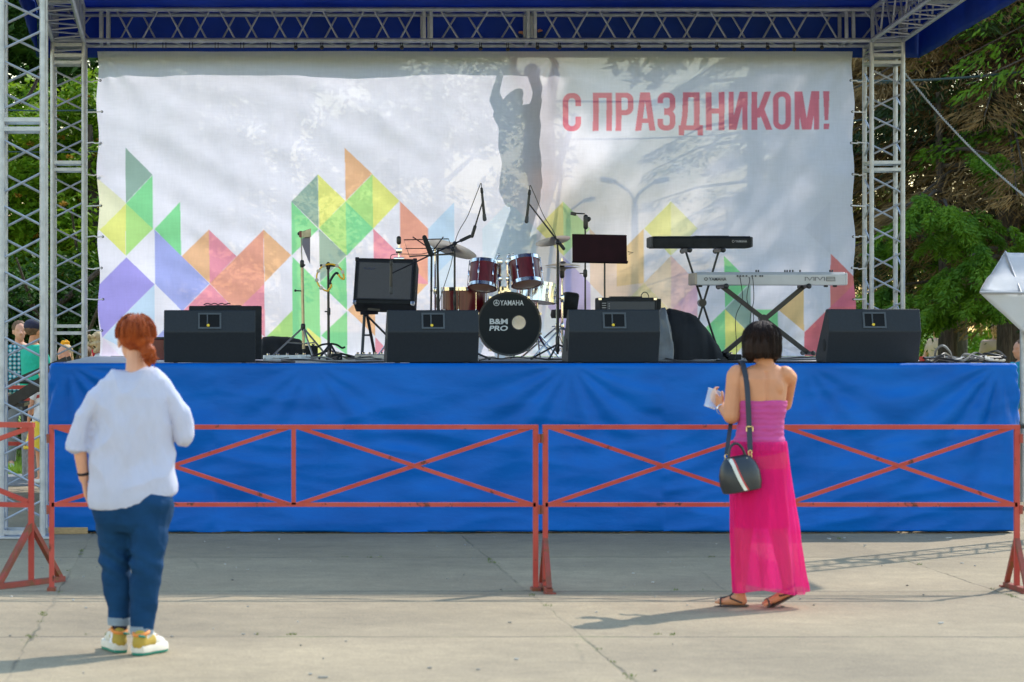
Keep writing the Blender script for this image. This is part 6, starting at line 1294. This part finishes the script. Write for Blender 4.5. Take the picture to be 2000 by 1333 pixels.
broadleaf(GX(860, 44), 44, 9.0, 1.9, 14000, .18, M['leafY'], 'narrow leafy tree seen through the middle of the banner beside the worker', .5, 80, cr=.5)
broadleaf(GX(-420, 40), 40, 10, 3.2, 12000, .24, M['leafD'], 'dark leafy tree outside the left edge of the photo', .2, 100, cr=.8)
def bough(acc, org, az, L_, droop, n, tw, lean=0.0):        # one spruce bough: spine with hanging side twigs
    org = np.array(org); d = np.array([math.cos(az), math.sin(az), 0.0]); s = np.array([-math.sin(az), math.cos(az), 0.0]); tt = RNG.uniform(.12, 1, n) ** .75
    spine = org + d * (tt * L_)[:, None] + np.c_[np.zeros(n), np.zeros(n), -droop * L_ * tt ** 1.6 + lean * L_ * tt]
    side = RNG.normal(0, 1, n) * (.28 * L_) * (1.05 - tt) ** .6 * .8; P_ = spine + s * side[:, None]; P_[:, 2] -= np.abs(side) * .35 + RNG.uniform(0, .10, n)
    t = d * RNG.uniform(.2, 1, n)[:, None] + s * (np.sign(side) * RNG.uniform(.2, .9, n))[:, None] + np.c_[RNG.normal(0, .25, n), RNG.normal(0, .25, n), -RNG.uniform(.1, .9, n)]
    t /= np.linalg.norm(t, axis=1)[:, None]; u = np.cross(t, RNG.normal(0, 1, (n, 3))); u /= np.linalg.norm(u, axis=1)[:, None]; LL = (tw[0] * RNG.uniform(.5, 1.3, n))[:, None]; W_ = tw[1]
    acc.append(np.stack([P_, P_ + t * LL * .5 + u * W_, P_ + t * LL, P_ + t * LL * .5 - u * W_], 1).reshape(-1, 3))
def flush(acc, name, m, t):
    if not acc: return
    v = np.concatenate(acc); raw(name, v, np.arange(len(v)).reshape(-1, 4), m, t)
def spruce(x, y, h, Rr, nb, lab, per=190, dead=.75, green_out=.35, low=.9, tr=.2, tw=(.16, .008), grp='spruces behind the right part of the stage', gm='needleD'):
    t = thing('spruce', (x, y, 0), lab, 'tree', grp); trunk(x, y, h, tr, t, 0, 0); ad, ag = [], []; br = MB()
    for k in range(nb):
        z = low + (h - low) * (k + random.random()) / nb; L_ = Rr * (1 - (z - low) / (h - low)) ** .75 * random.uniform(.8, 1.1) + .25; az = random.uniform(0, 6.283)
        (dx, dy) = (math.cos(az), math.sin(az)); dr_ = random.uniform(.18, .36); br.path([(x, y, z), (x + dx * L_ * .5, y + dy * L_ * .5, z - dr_ * L_ * .25), (x + dx * L_, y + dy * L_, z - dr_ * L_)], [.03, .02, .006], 5)
        if random.random() < dead: bough(ad, (x, y, z), az, L_, dr_, per, tw)
        else: bough(ag, (x, y, z), az, L_, dr_, int(per * 1.2), (tw[0] * .7, tw[1] * 1.5))
        if random.random() < green_out: bough(ag, (x + dx * L_ * .6, y + dy * L_ * .6, z - dr_ * L_ * .45), az, L_ * .42, dr_ * 1.2, int(per * .7), (tw[0] * .7, tw[1] * 1.5))
    br.build('branches', M['bark'], t, True); flush(ad, 'dead_twigs', M['deadtwig'], t); flush(ag, 'needles', M[gm], t); return t
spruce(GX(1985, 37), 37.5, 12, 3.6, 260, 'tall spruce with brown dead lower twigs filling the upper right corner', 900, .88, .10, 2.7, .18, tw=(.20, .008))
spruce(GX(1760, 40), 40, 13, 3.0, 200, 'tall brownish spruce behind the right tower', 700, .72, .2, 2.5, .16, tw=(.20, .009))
spruce(GX(1480, 44), 44, 11, 2.3, 90, 'green spruce seen faintly through the right half of the banner behind the lettering', 170, .15, .5, 2.2, .18, gm='needle')
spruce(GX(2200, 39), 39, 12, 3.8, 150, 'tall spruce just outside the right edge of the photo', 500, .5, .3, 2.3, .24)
spruce(13.3, 36.0, 21, 4.6, 190, 'spruce outside the right edge whose shade dapples the banner', 300, .2, .5, 3.5, .22, gm='needle', tw=(.2, .012))
# green boughs of a nearer young spruce at the right
def green_boughs(items, lab, tx, ty, h):
    t = thing('spruce', (tx, ty, 0), lab, 'tree', 'young spruces with fresh green boughs'); trunk(tx, ty, h, .13, t, 0, 0); ag = []; br = MB()
    for px, py, Yb, az, L_ in items:
        c = A(px, py, Yb); st_ = Vector((tx, ty, c.z + L_ * .25)); br.path([st_, (st_ + c) / 2 + EZ * .05, c], [.035, .025, .012], 6)
        for k in range(7): bough(ag, (c.x + random.gauss(0, .10), c.y + random.gauss(0, .16), c.z + random.gauss(0, .07)), R(az + random.gauss(0, 38)), L_ * random.uniform(.5, .95), .75, 300, (.085, .010), .15)
    br.build('branches', M['bark'], t, True); flush(ag, 'needles', M['needle'], t)
green_boughs([(1812, 385, 34.5, 250, .5), (1850, 405, 34.3, 280, .6), (1790, 420, 34.6, 230, .45), (1905, 425, 34.8, 300, .5), (1870, 455, 34.8, 260, .5), (1930, 300, 35.2, 285, .35), (1960, 330, 35.3, 270, .35)], 'young spruce whose bright green upper boughs show right of the tower', GX(1840, 36.3), 36.3, 4.6)
green_boughs([(1895, 500, 34.0, 250, .55), (1930, 515, 34.0, 290, .5), (1865, 535, 34.1, 230, .5), (1915, 560, 33.9, 260, .55), (1985, 460, 34.2, 300, .4), (1790, 595, 34.4, 240, .4), (1810, 600, 34.2, 270, .4), (1870, 585, 34.1, 260, .45), (1960, 540, 34.2, 280, .4), (1730, 470, 35.5, 270, .35), (1735, 560, 35.5, 260, .35)], 'young spruce with drooping green boughs above the right end of the stage', GX(1955, 36), 36.0, 4.0)
for px, yy, r_, lab in ((1842, 39.0, .15, 'bare dark spruce trunk left of the thick one at the right end of the stage'), (1966, 36.6, .20, 'thick dark spruce trunk behind the tent corner'), (1868, 47, .14, 'slim distant trunk between the darker trunks')):
    t = thing('spruce', (GX(px, yy), yy, 0), lab, 'tree', 'trunks right of the stage'); trunk(GX(px, yy), yy, 5, r_, t, .1, 0)
# farther trees: bright undergrowth and a dim wood that closes the view
broadleaf(GX(1850, 58), 58, 4.6, 3.6, 22000, .16, M['leafY'], 'bright sunlit shrub seen under the spruces at the right', .2, 120, grp='bright bushes under the spruces', cr=.5)
broadleaf(GX(1640, 64), 64, 5.0, 3.6, 14000, .18, M['leafY'], 'bright bush behind the right tower', .2, 100, grp='bright bushes under the spruces', cr=.5)
ncl = 620; C = np.c_[np.r_[RNG.uniform(-32, 3.2, ncl // 2), RNG.uniform(9, 62, ncl // 2)], RNG.uniform(66, 80, ncl), RNG.uniform(.5, 1, ncl) ** .7 * 15 - .5, RNG.uniform(1.0, 2.2, ncl)]
keep = ~((C[:, 0] > 12) & (C[:, 2] < 2.6)); C = C[keep]
v, f = leafcards(C, 90000, .3, .55); tag(raw('distant_wood', v, f, M['leafD']), 'dim far-off wood closing the view behind the trees', 'wood', kind='stuff')
# hedge of shrubs directly behind the people at left
for k, (px, y) in enumerate(((-30, 35.6), (95, 35.2), (215, 35.4))):
    broadleaf(GX(px, y), y, 2.5, 1.0, 15000, .085, M['leafD'] if k != 1 else M['leafD'], ['dark shrub behind the woman in the checked shirt', 'dark shrub behind the girl with the orange bow', 'dark shrub behind the left edge of the banner'][k], .05, 80, grp='dark shrubs behind the people at left', cr=.26)
for o in bpy.data.objects:
    if '_o' in o: del o['_o']
